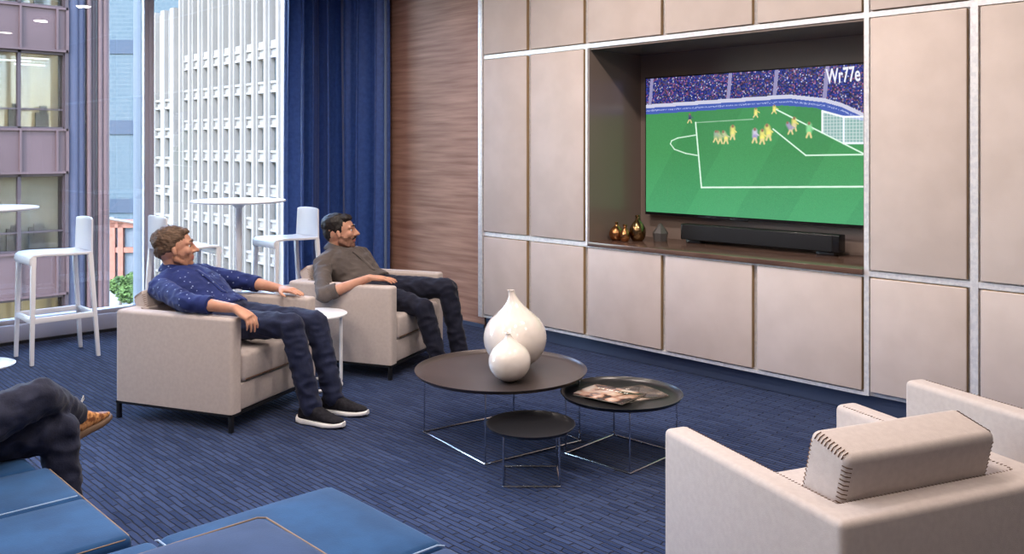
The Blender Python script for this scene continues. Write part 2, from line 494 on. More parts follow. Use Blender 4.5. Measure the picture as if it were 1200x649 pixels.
# goal with net
gm = (S > .792) & (T < np.interp(S, [.792, .872, 1], [.421, .491, .491])) & (T > np.interp(S, [.792, .872, 1], [.285, .326, .329]))
img[gm] = img[gm] * .55 + np.array([.45, .55, .7]) * .45
gm2 = gm & (((np.arange(NX)[None, :] % 5) == 0) | ((np.arange(NZ)[:, None] % 5) == 0)); img[gm2] = img[gm2] * .6 + .35
path([(.792, .421), (.792, .285), (.872, .326), (1.0, .329)], .006, (.85, .88, .95)); path([(.872, .326), (.872, .491), (1.0, .491)], .006, (.8, .85, .95))
def player(s, t, h, shirt, shorts, lean=.0):
    r = h * .13
    line((s - lean, t - h * .30), (s, t + h * .02), r * 1.5, shirt)
    line((s - lean * 1.3, t - h * .46), (s - lean * 1.3, t - h * .42), r * .8, (.25, .12, .08))
    line((s, t + h * .08), (s, t + h * .14), r * 1.35, shorts)
    line((s - .003, t + h * .18), (s - .010, t + h * .48), r * .55, (.65, .55, .25)); line((s + .003, t + h * .18), (s + .008, t + h * .48), r * .55, (.65, .55, .25))
    line((s - lean, t - h * .25), (s + .016, t - h * .02), r * .4, shirt)
YL = (.80, .72, .16)
for (s, t, h, sh, so, le) in [(.523, .282, .07, YL, YL, 0), (.601, .263, .065, YL, YL, 0), (.422, .413, .11, YL, (.7, .65, .2), 0), (.392, .446, .10, (.5, .55, .28), YL, .01), (.366, .446, .10, (.42, .5, .25), (.4, .45, .2), .01), (.345, .44, .09, (.3, .42, .3), (.3, .42, .2), 0),
                              (.519, .437, .11, (.62, .58, .75), (.3, .25, .5), 0), (.551, .445, .11, YL, YL, 0), (.578, .416, .12, YL, YL, .006), (.682, .365, .10, YL, (.6, .5, .3), 0), (.668, .39, .09, (.35, .3, .5), (.3, .3, .4), .01), (.741, .405, .11, (.25, .7, .3), (.2, .6, .25), 0), (.222, .306, .075, (.02, .03, .12), (.02, .03, .10), 0)]:
    player(s, t, h * .88, tuple(.75 * c + .05 for c in sh), so, le)
bm = bmesh.new()
me = bpy.data.meshes.new('screen')
vx = np.linspace(TX0, TX1, NX + 1); vz = np.linspace(TZ1, TZ0, NZ + 1)
GX, GZ = np.meshgrid(vx, vz)
verts = np.stack([GX.ravel(), np.zeros(GX.size), GZ.ravel()], 1)
ii, jj = np.meshgrid(np.arange(NX), np.arange(NZ)); base = (jj * (NX + 1) + ii).ravel()
quads = np.stack([base, base + NX + 1, base + NX + 2, base + 1], 1)
me.vertices.add(len(verts)); me.vertices.foreach_set('co', verts.ravel())
me.loops.add(quads.size); me.loops.foreach_set('vertex_index', quads.ravel())
me.polygons.add(len(quads)); me.polygons.foreach_set('loop_start', np.arange(0, quads.size, 4)); me.polygons.foreach_set('loop_total', np.full(len(quads), 4))
me.update(calc_edges=True); bm.free()
at = me.color_attributes.new('picture', 'FLOAT_COLOR', 'CORNER')
cc = np.ones((len(quads), 4, 4)); cc[:, :, :3] = img.reshape(-1, 1, 3)
at.data.foreach_set('color', cc.ravel())
ms = mat('television_picture', (0.01, .01, .01), .22, spec=.5)
an = nd(ms, 'ShaderNodeAttribute', attribute_name='picture')
lk(ms, an.outputs['Color'], bsdf(ms).inputs['Emission Color']); bsdf(ms).inputs['Emission Strength'].default_value = 1.25
me.materials.append(ms)
o = bpy.data.objects.new('screen', me); COL.objects.link(o); o.parent = tv
o['label'] = 'lit screen with green pitch and blue crowd'
cu = bpy.data.curves.new('t', 'FONT'); cu.body = 'Wr77e'; cu.size = .125; cu.offset = .002; cu.extrude = .0006; cu.space_character = 1.0
to = bpy.data.objects.new('t', cu); COL.objects.link(to)
dg = bpy.context.evaluated_depsgraph_get(); dg.update()
tm = bpy.data.meshes.new_from_object(to.evaluated_get(dg)); bpy.data.objects.remove(to)
tm.materials.clear(); tm.materials.append(mat('lit_letters', (.1, .1, .1), emit=(.8, .8, .9), estr=1.0))
lo = bpy.data.objects.new('screen_lettering', tm); COL.objects.link(lo); lo.parent = tv
lo.location = (TX0 + 1.8 * .808, -.0015, TZ1 - .112); lo.scale = (.62, 1.08, 1); lo.rotation_euler = (PI / 2, math.radians(-2), 0)
lo['label'] = 'white letters in the corner of the picture'
box('brand_plate', -.16, -.02, -.004, .006, -.026, -.012, M['tvblack'], tv, .001)

# soundbar
sbx = tag(empty('soundbar', (-3.205, 5.37, .820)), 'long black soundbar standing on the niche shelf below the television', 'speaker')
box('body', -.60, .60, -.045, .045, .022, .136, M['tvblack'], sbx, .008)
box('grille', -.585, .555, -.050, -.040, .028, .130, M['cloth_grille'], sbx, .003)
for x in (-.5, .5): box('foot', x - .06, x + .06, -.035, .035, 0, .024, M['tvblack'], sbx, .003)

# ornaments on the shelf
def onion(name, h, r, m, loc, label, neck=.12):
    pr = [(0, 0), (r * .55, 0.0), (r * .85, h * .10), (r, h * .32), (r * .92, h * .50), (r * .62, h * .68), (r * .28, h * .80), (r * neck * 1.4, h * .86), (r * neck * 1.3, h * .91), (r * neck * 1.7, h * .96), (r * neck * 1.2, h), (0, h)]
    # smooth the profile
    P = []
    for i in range(len(pr) - 1):
        P.append(pr[i]); 
        if 1 <= i < len(pr) - 3: P.append(((pr[i][0] + pr[i + 1][0]) / 2 * 1.02, (pr[i][1] + pr[i + 1][1]) / 2))
    P.append(pr[-1])
    o = lathe(name, P, m, n=40); o.location = loc
    return tag(o, label, 'ornament')
onion('copper_vase', .135, .056, M['copper'], (-4.232, 5.12, .820), 'small round copper vase at the left end of the niche shelf', .16)
onion('copper_vase', .125, .037, M['copper'], (-4.128, 5.09, .820), 'slim shiny copper vase in front of the taller bronze one', .3)
onion('bronze_vase', .190, .062, M['bronze'], (-4.090, 5.19, .820), 'tallest dark bronze gourd vase on the niche shelf', .18)
bm = bmesh.new(); add_lathe(bm, [(0, 0), (.05, 0), (.058, .06), (.03, .10), (.010, .125), (0, .13)], 7)  # plain faceted solid in dull grey
tag(obj('faceted_shape', bm, M['grey_facets'], smooth=False, loc=(-3.965, 5.30, .820)), 'small dull grey faceted shape right of the bronze vases', 'ornament')

# ================================================================== CURTAIN
ct = tag(empty('curtain', (-7.2, 4.6, 0)), 'floor length navy blue curtain gathered in the corner by the window', 'curtain')
ctrl = [V((-7.43, 4.23)), V((-7.44, 4.42)), V((-7.36, 4.62)), V((-7.18, 4.74)), V((-6.98, 4.80)), V((-6.76, 4.83))]
def cpath(t):
    t = t * (len(ctrl) - 1); i = min(int(t), len(ctrl) - 2); f = t - i
    p0 = ctrl[max(i - 1, 0)]; p1 = ctrl[i]; p2 = ctrl[i + 1]; p3 = ctrl[min(i + 2, len(ctrl) - 1)]
    return .5 * ((2 * p1) + (p2 - p0) * f + (2 * p0 - 5 * p1 + 4 * p2 - p3) * f * f + (3 * p1 - p0 - 3 * p2 + p3) * f ** 3)
def curtain_mesh(off, NXc=260, NZc=24):
    bm = bmesh.new(); g = []
    for j in range(NZc + 1):
        z = .03 + (3.20 - .03) * j / NZc; row = []
        for i in range(NXc + 1):
            t = i / NXc
            p = cpath(t); q = cpath(min(t + .004, 1)); q0 = cpath(max(t - .004, 0)); d = (q - q0).normalized(); n = V((-d.y, d.x))
            ph = t * 2 * PI * 6.5 + .35 * math.sin(z * 1.1 + t * 9) + 1.6 * math.sin(t * 5.3)
            a = .085 * (1 + .3 * math.sin(t * 17 + 1)) * (1.08 - .1 * z / 3.2)
            w = math.sin(ph); w = math.copysign(abs(w) ** .8, w)
            p = p + n * (a * w + off) + d * (.018 * math.sin(2 * ph))
            row.append(bm.verts.new((p.x + 7.2, p.y - 4.6, z)))
        g.append(row)
    for j in range(NZc):
        for i in range(NXc): bm.faces.new((g[j][i], g[j][i + 1], g[j + 1][i + 1], g[j + 1][i]))
    return bm
co = obj('drape', curtain_mesh(0), M['curtain'], ct)
sm = co.modifiers.new('s', 'SOLIDIFY'); sm.thickness = .004
e = ctrl[-1]
box('side_hem', e.x + 7.2 + .002, e.x + 7.2 + .018, e.y - 4.6 - .012, e.y - 4.6 + .012, .03, 3.2, M['liner'], ct, .003)
tube('curtain_track', [(c.x + 7.2, c.y - 4.6, 3.222) for c in [cpath(i / 24) for i in range(25)]], .012, M['white'], ct)

# ================================================================== ARMCHAIRS
D_, W_c, AT, AH, ZB = .79, .79, .09, .604, .098
def make_armchair():
    r = empty('armchair')
    x0, x1, y0, y1 = -.395, .395, -W_c / 2, W_c / 2
    # arms and back as one upholstered U
    pts = [(x0, y0), (x1, y0), (x1, y0 + AT), (x0 + .11, y0 + AT), (x0 + .11, y1 - AT), (x1, y1 - AT), (x1, y1), (x0, y1)]
    bm = bmesh.new()
    bot = [bm.verts.new((x, y, ZB)) for x, y in pts]; top = [bm.verts.new((x, y, AH)) for x, y in pts]
    bm.faces.new(bot[::-1]); bm.faces.new(top)
    for k in range(8): bm.faces.new((bot[k], bot[(k + 1) % 8], top[(k + 1) % 8], top[k]))
    bm.normal_update()
    es = [e for e in bm.edges if not (abs(e.verts[0].co.z - ZB) < 1e-5 and abs(e.verts[1].co.z - ZB) < 1e-5)]
    bmesh.ops.bevel(bm, geom=es, offset=.020, segments=4, profile=.5, affect='EDGES')
    obj('arms_and_back', bm, M['fab'], r)
    box('front_panel', x0 + .1, x1 - .008, y0 + AT - .004, y1 - AT + .004, ZB + .002, .245, M['fab'], r, .012)
    bm = bmesh.new()
    add_box(bm, x0 + .10, x1 + .005, y0 + AT + .002, y1 - AT - .002, .247, .405, .028, 4)
    for v in bm.verts:
        if v.co.z > .36: v.co.z += .018 * max(0, 1 - (v.co.y / .3) ** 2) * max(0, 1 - (v.co.x / .42) ** 2)
    sc = obj('seat_cushion', bm, M['fab'], r)
    tube('piping', [(x1 + .006, y0 + AT + .02, .262), (x1 + .006, y1 - AT - .02, .262)], .0035, M['seam'], sc, 6)
    # seams along the outer top edge
    zt = AH - .010
    tube('piping', [(x1 - .02, y0 + .004, zt - .004), (x0 + .02, y0 + .004, zt - .004), (x0 + .004, y0 + .02, zt - .004), (x0 + .004, y1 - .02, zt - .004), (x0 + .02, y1 - .004, zt - .004), (x1 - .02, y1 - .004, zt - .004)], .0016, M['seamtan'], r, 6)
    # dark saddle stitches round the inner top edge
    bm = bmesh.new()
    path_ = [(x1 - .03, y0 + AT - .012), (x0 + .122, y0 + AT - .012), (x0 + .098, y0 + AT + .0), (x0 + .098, y1 - AT), (x0 + .122, y1 - AT + .012), (x1 - .03, y1 - AT + .012)]
    for a, b in zip(path_, path_[1:]):
        a, b = V((*a, AH - .001)), V((*b, AH - .001)); L = (b - a).length; n = max(int(L / .0125), 1)
        d = (b - a).normalized(); s = V((-d.y, d.x, 0))
        for k in range(n):
            p = a + (b - a) * (k + .5) / n
            add_tube(bm, [p - s * .004 - d * .001, p + s * .004 + d * .001], .0011, 4)
    obj('stitching', bm, M['seam'], r)
    # loose back cushion, tilted
    cb = bmesh.new(); hw = W_c / 2 - AT - .042
    add_box(cb, -.072, .072, -hw, hw, 0, .335, .022, 5)
    for v in cb.verts:
        k = max(0, 1 - (v.co.y / hw) ** 2) * max(0, 1 - ((v.co.z - .18) / .18) ** 2)
        v.co.x += (.022 if v.co.x > 0 else -.022) * k
        v.co.z += .010 * max(0, 1 - (v.co.y / hw) ** 2) * (1 if v.co.z > .3 else 0)
    Mt = Matrix.Translation((-.165, 0, .41)) @ Matrix.Rotation(math.radians(-14), 4, 'Y')
    bmesh.ops.transform(cb, matrix=Mt, verts=cb.verts)
    bc = obj('back_cushion', cb, M['fab'], r)
    bm = bmesh.new()
    for sy in (-1, 1):
        for sx in (-1, 1):
            for k in range(23):
                z = .03 + .0125 * k
                add_tube(bm, [Mt @ V((sx * .0730, sy * (hw - .018), z)), Mt @ V((sx * .0676, sy * (hw - .0048), z + .001)), Mt @ V((sx * .056, sy * (hw + .0008), z + .002))], .0014, 5)
        for k in range(9):
            x = -.050 + .0125 * k
            add_tube(bm, [Mt @ V((x, sy * (hw - .018), .3375)), Mt @ V((x, sy * (hw - .0048), .3315)), Mt @ V((x, sy * (hw + .0008), .320))], .0014, 5)
    obj('stitching', bm, M['seam'], bc)
    # black metal underframe
    bm = bmesh.new(); zf0, zf1 = ZB - .014, ZB
    add_box(bm, x0 + .002, x1 - .002, y0 + .002, y0 + .020, zf0, zf1); add_box(bm, x0 + .002, x1 - .002, y1 - .020, y1 - .002, zf0, zf1)
    add_box(bm, x1 - .020, x1 - .002, y0 + .002, y1 - .002, zf0, zf1); add_box(bm, x0 + .002, x0 + .020, y0 + .002, y1 - .002, zf0, zf1)
    obj('underframe', bm, M['black'], r)
    for lx in (x0 + .014, x1 - .014):
        for ly in (y0 + .014, y1 - .014):
            box('leg', lx - .011, lx + .011, ly - .011, ly + .011, 0, zf0 + .002, M['black'], r, .002)
    return r
def place(o, p, rz, label, cat, group=None):
    o.location = p; o.rotation_euler = (0, 0, rz); return tag(o, label, cat, group)
C1 = (R(-1.700, 5.172), AZ + math.radians(-21)); C2 = (R(-1.008, 6.240), AZ + math.radians(-21))
C3 = (R(1.001, 2.636), AZ + math.radians(112.5)); C4 = (R(2.036, 3.226), AZ + math.radians(112.5))
arm1 = make_armchair()
arm2, arm3, arm4 = copy_tree(arm1), copy_tree(arm1), copy_tree(arm1)
for a_ in (arm1, arm2):     # pressed flat behind the sitters
    for c_ in a_.children:
        if c_.name.startswith('back_cushion'):
            c_.location = (-.115, 0, .030); c_.rotation_euler = (0, math.radians(-10), 0); c_.scale = (.55, 1, .92)
for c_ in arm3.children:
    if c_.name.startswith('back_cushion'): c_.location = (0, .036, .002)
place(arm1, *C1, 'beige armchair in which the man in the blue dotted shirt sits', 'armchair', 'beige armchairs')
place(arm2, *C2, 'beige armchair in front of the wood wall, seating the man in grey', 'armchair', 'beige armchairs')
place(arm3, *C3, 'empty beige armchair in the foreground seen from behind, back cushion in full view', 'armchair', 'beige armchairs')
place(arm4, *C4, 'beige armchair at the right edge beside the foreground armchair', 'armchair', 'beige armchairs')

def L2W(C, x, y, z=0.0):
    p, a = C
    return V((p.x + x * math.cos(a) - y * math.sin(a), p.y + x * math.sin(a) + y * math.cos(a), z))

# ================================================================== COFFEE TABLES
def tray_table(name, c, r, h, hd, ang, m, label, rise=.020):
    e = tag(empty(name, c, ang), label, 'coffee table', 'round tray coffee tables')
    lathe('tray', [(0, h - rise - .004), (r - .035, h - rise - .004), (r - .012, h - rise + .002), (r, h - .002), (r + .001, h), (r - .003, h), (r - .010, h - rise * .45), (r - .022, h - rise + .004), (r - .04, h - rise), (0, h - rise)], m, e, 96)
    rr = .0042; zt = h - rise - .006
    cs = [V((hd * math.cos(PI / 2 * k), hd * math.sin(PI / 2 * k), 0)) for k in range(4)]
    bm = bmesh.new()
    for k in range(4): capsule(bm, cs[k] + V((0, 0, rr)), rr, cs[(k + 1) % 4] + V((0, 0, rr)), rr, 8)
    obj('base_frame', bm, M['chrome'], e)
    bm = bmesh.new()
    for k in (0, 1): capsule(bm, cs[k] * .985 + V((0, 0, zt)), rr, cs[k + 2] * .985 + V((0, 0, zt)), rr, 8)
    obj('top_brace', bm, M['chrome'], e)
    for k in range(4):
        bm = bmesh.new(); capsule(bm, cs[k] * .99 + V((0, 0, rr)), rr, cs[k] * .985 + V((0, 0, zt)), rr, 8)
        obj('leg', bm, M['chrome'], e)
    return e
T1, T2, T3 = R(-.058, 4.618), R(.538, 4.365), R(.086, 4.055)
tray_table('coffee_table', T1, .447, .358, .415, AZ + math.radians(-99.6), M['tray'], 'largest round tray coffee table, dark brown, carrying two white vases')
tray_table('coffee_table', T2, .299, .304, .277, AZ + math.radians(-89), M['trayblack'], 'middle sized black tray coffee table with magazines on it')
tray_table('coffee_table', T3, .203, .246, .178, AZ + math.radians(-45), M['trayblack'], 'smallest black tray coffee table, empty, nearest the viewer', .018)

def bulb(name, r, h, hb, loc, label, lean):
    # squat sphere running into a thin spout
    P = [(0, 0), (r * .30, 0)]
    for k in range(1, 26):
        a = -PI / 2 + .42 + (PI - .42 - .62) * k / 25
        P.append((r * math.cos(a) ** .96 if math.cos(a) > 0 else 0, hb / 2 + hb / 2 * math.sin(a)))
    rl, zl = P[-1]
    nr = .014 * r / .17 + .004
    for k in range(1, 12):
        f = k / 11.0; g = (1 - f) ** 2.3
        P.append((nr + (rl - nr) * g, zl + (h - zl) * (f ** .85)))
    P += [(nr + .004, h + .001), (nr * .6, h + .002), (nr * .5, h - .02), (0, h - .025)]
    bm = add_lathe(bmesh.new(), P, 56)
    for v in bm.verts:
        k = max(0, (v.co.z - hb * .8) / (h - hb * .8)); v.co.x += lean[0] * k * k; v.co.y += lean[1] * k * k
    o = obj(name, bm, M['ceramic'], loc=loc)
    return tag(o, label, 'vase', 'white bulb vases')
zt1 = .338
pb = R(.016, 4.715, zt1); pn = R(-.012, 4.437, zt1)
bulb('ceramic_vase', .168, .410, .312, pb, 'large glossy white bulb vase with thin neck on the big coffee table', tuple(R(-.022, 0)[:2]))
bulb('ceramic_vase', .106, .240, .198, pn, 'small glossy white bulb vase standing in front of the large one', tuple(R(-.008, 0)[:2]))

# magazines
def cover_mat(name, cols, seed):
    m = mat(name, cols[0], .25, coat=.3)
    v = coords(m, (1, 1, 1)); vo = nd(m, 'ShaderNodeTexNoise'); vo.inputs['Scale'].default_value = 11; vo.inputs['Detail'].default_value = 2
    mp = v.node; mp.inputs['Location'].default_value = (seed, seed * .3, 0)
    lk(m, v, vo.inputs['Vector']); r = nd(m, 'ShaderNodeValToRGB'); r.color_ramp.elements.remove(r.color_ramp.elements[1])
    r.color_ramp.interpolation = 'EASE'
    for k, c in enumerate(cols):
        if k == 0: e = r.color_ramp.elements[0]; e.position = .36
        else: e = r.color_ramp.elements.new(.36 + .26 * k / (len(cols) - 1))
        e.color = (*c, 1)
    lk(m, vo.outputs['Fac'], r.inputs['Fac']); lk(m, r.outputs['Color'], bsdf(m).inputs['Base Color'])
    return m
def magazine(c, rz, w, l, z, th, m, label, marks):
    e = tag(empty('magazine', (c[0], c[1], z), rz), label, 'magazine', 'magazines on the coffee table')
    box('page_block', -w / 2 + .002, w / 2 - .002, -l / 2 + .002, l / 2 - .002, .0006, th - .0006, mat('paper', (.72, .66, .58), .7), e)
    bm = bmesh.new(); N = 12
    rows = []
    for j in range(N + 1):
        x = -w / 2 + w * j / N; zz = th + .004 * math.sin(PI * j / N)
        rows.append([bm.verts.new((x, -l / 2, zz)), bm.verts.new((x, l / 2, zz))])
    for a, b in zip(rows, rows[1:]): bm.faces.new((a[0], b[0], b[1], a[1]))
    cv = obj('cover', bm, m, e); s = cv.modifiers.new('s', 'SOLIDIFY'); s.thickness = .0008; s.offset = 1
    bm = bmesh.new(); rr = random.Random(4)
    for (x0, y0, n, ch, dx) in marks:
        for k in range(n):
            ww = ch * rr.uniform(.5, .8); xx = x0 + k * ch * .95
            zz = th + .004 * math.sin(PI * (y0 / w + .5)) + .0012
            if k % 4 == 3: continue
            add_box(bm, y0, y0 + ch, xx, xx + ww, zz, zz + .0003)
            if k % 2: add_box(bm, y0 + ch * .7, y0 + ch, xx, xx + ww * 1.3, zz, zz + .0003)
    obj('cover_print', bm, mat('print_white', (.8, .78, .72), .5), e)
    return e
cm1 = cover_mat('portrait_cover', [(.04, .028, .025), (.10, .05, .04), (.48, .28, .20), (.58, .44, .36), (.70, .62, .55)], .3)
cm2 = cover_mat('dark_cover', [(.02, .016, .014), (.05, .035, .03), (.20, .15, .12), (.45, .36, .30)], 2.1)
zz = .304 - .020
magazine(tuple(T2 + R(.055, .02))[:2], AZ + math.radians(-62), .225, .285, zz, .005, cm2, 'dark covered magazine lying underneath', [(-.12, -.08, 14, .012, 0)])
magazine(tuple(T2 + R(-.062, -.018))[:2], AZ + math.radians(-128), .225, .285, zz + .0105, .005, cm1, 'portrait covered magazine lying on top', [(-.09, -.05, 14, .013, 0)])

# ================================================================== SIDE TABLE
s_ = R(-1.232, 5.600)
st_ = tag(empty('side_table', s_, AZ), 'small round white side table between the two seated men', 'side table')
lathe('tabletop', [(0, .448), (.185, .448), (.19, .452), (.19, .460), (.186, .463), (0, .463)], M['white'], st_, 64)
tube('leg', [(.155, -.01, .45), (.155, -.01, .05), (.150, -.012, .022), (.135, -.020, .010)], .0105, M['white'], st_, 12)
tube('base_ring', [(.155 * math.cos(t), .155 * math.sin(t), .0095) for t in [2 * PI * k / 40 for k in range(40)]], .009, M['white'], st_, 10, True)

# ================================================================== BAR STOOLS AND TABLES
def make_stool():
    r = empty('bar_stool')
    # +y : backrest side.  footprint .38 x .44
    bm = bmesh.new()
    prof = [(-.205, .690), (-.212, .715), (-.208, .737), (-.190, .752), (-.12, .756), (.05, .750), (.16, .748), (.20, .752)]
    top = [V((0, y, z)) for y, z in prof]; rows = []
    N = 10
    for y, z in prof:
        rows.append([bm.verts.new((-.185 + .37 * k / N, y, z - .006 * math.sin(PI * k / N) * (1 if z > .74 else 0))) for k in range(N + 1)])
    for a, b in zip(rows, rows[1:]):
        for k in range(N): bm.faces.new((a[k], a[k + 1], b[k + 1], b[k]))
    s = obj('seat', bm, M['white'], r); md = s.modifiers.new('s', 'SOLIDIFY'); md.thickness = .018; md.offset = 0
    mb = s.modifiers.new('b', 'BEVEL'); mb.width = .004; mb.segments = 2
    bm = bmesh.new(); rows = []
    for j in range(11):
        f = j / 10; z = .745 + .255 * f; y = .195 + .006 * f ** 1.2; hw = .180 - .014 * f
        rows.append([bm.verts.new((-hw + 2 * hw * k / 12, y + .018 * (1 - (2 * k / 12 - 1) ** 2), z - (.012 * (2 * k / 12 - 1) ** 4 if j == 10 else 0))) for k in range(13)])
    for a, b in zip(rows, rows[1:]):
        for k in range(12): bm.faces.new((a[k], a[k + 1], b[k + 1], b[k]))
    s = obj('backrest', bm, M['white'], r); md = s.modifiers.new('s', 'SOLIDIFY'); md.thickness = .014; md.offset = 0
    mb = s.modifiers.new('b', 'BEVEL'); mb.width = .004; mb.segments = 2
    for sx in (-1, 1):
        for (yt, yb) in ((-.190, -.205), (.185, .235)):
            bm = bmesh.new()
            b2 = bmesh.new(); add_box(b2, -.016, .016, -.016, .016, 0, .745, .005, 2)
            for v in b2.verts:
                f = v.co.z / .745; k = .8 + .25 * f
                v.co.x = v.co.x * k + sx * (.190 - .020 * f); v.co.y = v.co.y * k + yb + (yt - yb) * f
            merge(bm, b2); obj('leg', bm, M['white'], r)
    bm = bmesh.new(); z0, z1 = .285, .325
    add_box(bm, -.190, .190, -.210, -.188, z0, z1, .005, 2); add_box(bm, -.190, .190, .205, .227, z0, z1, .005, 2)
    for sx in (-1, 1): add_box(bm, sx * .182 - .010, sx * .182 + .010, -.20, .215, z0, z1, .005, 2)
    obj('footrest', bm, M['white'], r)
    return r
st1 = make_stool(); st2 = copy_tree(st1); st3 = copy_tree(st1)
place(st1, (-6.905, 2.040, 0), 0, 'white plastic bar stool standing alone near the left edge', 'bar stool', 'white bar stools')
place(st2, (-6.615, 2.865, 0), PI, 'white bar stool behind the man in the blue shirt, facing right', 'bar stool', 'white bar stools')
place(st3, (-6.690, 3.780, 0), 0, 'white bar stool in front of the navy curtain behind the man in grey', 'bar stool', 'white bar stools')
def make_bartable():
    r = empty('bar_table')
    lathe('tabletop', [(0, 1.068), (.34, 1.074), (.362, 1.080), (.365, 1.086), (.36, 1.092), (0, 1.092)], M['white'], r, 72)
    lathe('post', [(0, .02), (.030, .02), (.026, .06), (.026, 1.03), (.06, 1.06), (.06, 1.072), (0, 1.072)], M['white'], r, 28)
    lathe('foot_plate', [(0, 0), (.215, 0), (.218, .006), (.20, .014), (.06, .022), (0, .024)], M['white'], r, 64)
    return r
bt1 = make_bartable(); bt2 = copy_tree(bt1)
place(bt1, tuple(R(-3.672, 6.125)), 0, 'tall round white bar table cut off by the left edge', 'bar table', 'white bar tables')
place(bt2, (-6.575, 3.290, 0), 0, 'tall round white bar table between two stools by the window', 'bar table', 'white bar tables')

# ================================================================== BLUE SOFA
sf = tag(empty('sofa', (-2.5, 1.0, 0)), 'low blue velvet lounge sofa with pale seams along the bottom left', 'sofa')
def sofa_part(name, x0, x1, y0, y1, z0, z1, bev, m, puff=.012, pip=None, pm='piping'):
    bm = bmesh.new(); b2 = bmesh.new()
    bmesh.ops.create_grid(b2, x_segments=14, y_segments=14, size=.5)
    bm2 = bmesh.new(); add_box(bm2, x0 + 2.5, x1 + 2.5, y0 - 1, y1 - 1, z0, z1, bev, 5); b2.free()
    bmesh.ops.subdivide_edges(bm2, edges=[e for e in bm2.edges if e.calc_length() > .12], cuts=10, use_grid_fill=True)
    cx, cy = (x0 + x1) / 2 + 2.5, (y0 + y1) / 2 - 1; hx, hy = (x1 - x0) / 2, (y1 - y0) / 2
    for v in bm2.verts:
        if v.co.z > z1 - .003:
            u = max(0, 1 - ((v.co.x - cx) / hx) ** 4) * max(0, 1 - ((v.co.y - cy) / hy) ** 4)
            v.co.z += puff * u + .004 * noise.noise(v.co * 5) * u
    merge(bm, bm2)
    o = obj(name, bm, m, sf)
    return o
def seam(pts, r=.0035, m='piping_blue', par=None, cl=False):
    return tube('piping', [(x + 2.5, y - 1, z) for x, y, z in pts], r, M[m], par or sf, 6, cl)
# left bench (the person's seat)
Zs = .42
for (a, b) in ((-3.30, -2.93), (-2.93, -2.535)):
    p = sofa_part('seat_cushion', a + .001, b - .001, -.30, .955, .25, Zs - .006, .022, M['bluefab'], .008)
p = sofa_part('seat_cushion', -4.60, -3.302, -.30, .925, .25, Zs - .006, .022, M['bluefab'], .010)
sofa_part('seat_base', -4.60, -2.545, -.28, .93, .06, .25, .015, mat('dark_blue_base', (.010, .022, .07), .9), 0)
seam([(-2.93, .93, Zs + .000), (-2.93, .5, Zs + .002), (-2.93, -.28, Zs)], .0021)
zz = Zs - .008
seam([(-3.28, .952, zz - .006), (-2.565, .951, zz - .006), (-2.549, .944, zz - .006), (-2.541, .930, zz - .006), (-2.538, -.28, zz - .006)], .0017, 'piping')
# chaise (centre)
p = sofa_part('chaise_cushion', -2.475, -1.885, .986, 1.560, .24, Zs, .030, M['bluefab'], .014)
p = sofa_part('chaise_cushion', -2.475, -1.885, -.30, .983, .24, Zs, .030, M['bluefab'], .014)
p = sofa_part('chaise_cushion', -1.882, -1.20, -.30, 1.552, .24, Zs, .030, M['bluefab2'], .014)
p = sofa_part('chaise_cushion', -1.198, -.62, -.30, 1.552, .24, Zs, .030, M['bluefab2'], .014)
sofa_part('seat_base', -2.455, -.64, -.28, 1.53, .06, .24, .015, mat('dark_blue_base', (.010, .022, .07), .9), 0)
seam([(-2.462, .985, Zs - .006), (-2.44, .985, Zs + .001), (-2.2, .985, Zs + .004)], .0028)
seam([(-1.884, 1.545, Zs - .008), (-1.884, 1.52, Zs + .001), (-1.884, 1.30, Zs + .004), (-1.884, .9, Zs + .004)], .0028)
for x in (-4.5, -2.62, -2.40, -.72):
    for y in (-.2, .85 if x < -2.5 else 1.45):
        box('foot', x + 2.5 - .02, x + 2.5 + .02, y - 1 - .02, y - 1 + .02, 0, .065, M['black'], sf, .003)
# backrest behind (towards the viewer, below the frame)
sofa_part('backrest', -4.6, -2.545, -.52, -.30, .06, .70, .04, M['bluefab'], .0)
# loose cushion on the chaise
bm = bmesh.new(); b2 = bmesh.new()
add_box(b2, -2.20, -1.62, .52, 1.175, Zs + .016, Zs + .095, .036, 5)
bmesh.ops.subdivide_edges(b2, edges=[e for e in b2.edges if e.calc_length() > .12], cuts=10, use_grid_fill=True)
for v in b2.verts:
    u = max(0, 1 - ((v.co.x + 1.91) / .29) ** 2) * max(0, 1 - ((v.co.y - .85) / .33) ** 2)
    if v.co.z > Zs + .08: v.co.z += .035 * u + .005 * noise.noise(v.co * 7)
merge(bm, b2)
for v in bm.verts: v.co -= V((-1.91, .85, Zs + .016))
cz = Zs + .018
cs_ = tag(empty('cushion', (-1.91, .85, cz)), 'dusky blue flat cushion lying on the sofa at the bottom edge', 'cushion')
obj('cover', bm, M['bluefab2'], cs_)
tube('piping', [(-.283, -.31, .072), (-.283, .300, .072), (-.265, .318, .072), (.265, .318, .072), (.283, .30, .072), (.283, -.31, .072)], .0026, M['piping'], cs_, 6)

# ================================================================== PEOPLE
def rotframe(f, u):
    f = V(f).normalized(); l = V(u).cross(f).normalized(); u2 = f.cross(l).normalized()
    return Matrix(((f.x, l.x, u2.x), (f.y, l.y, u2.y), (f.z, l.z, u2.z)))      # columns: forward, left, up

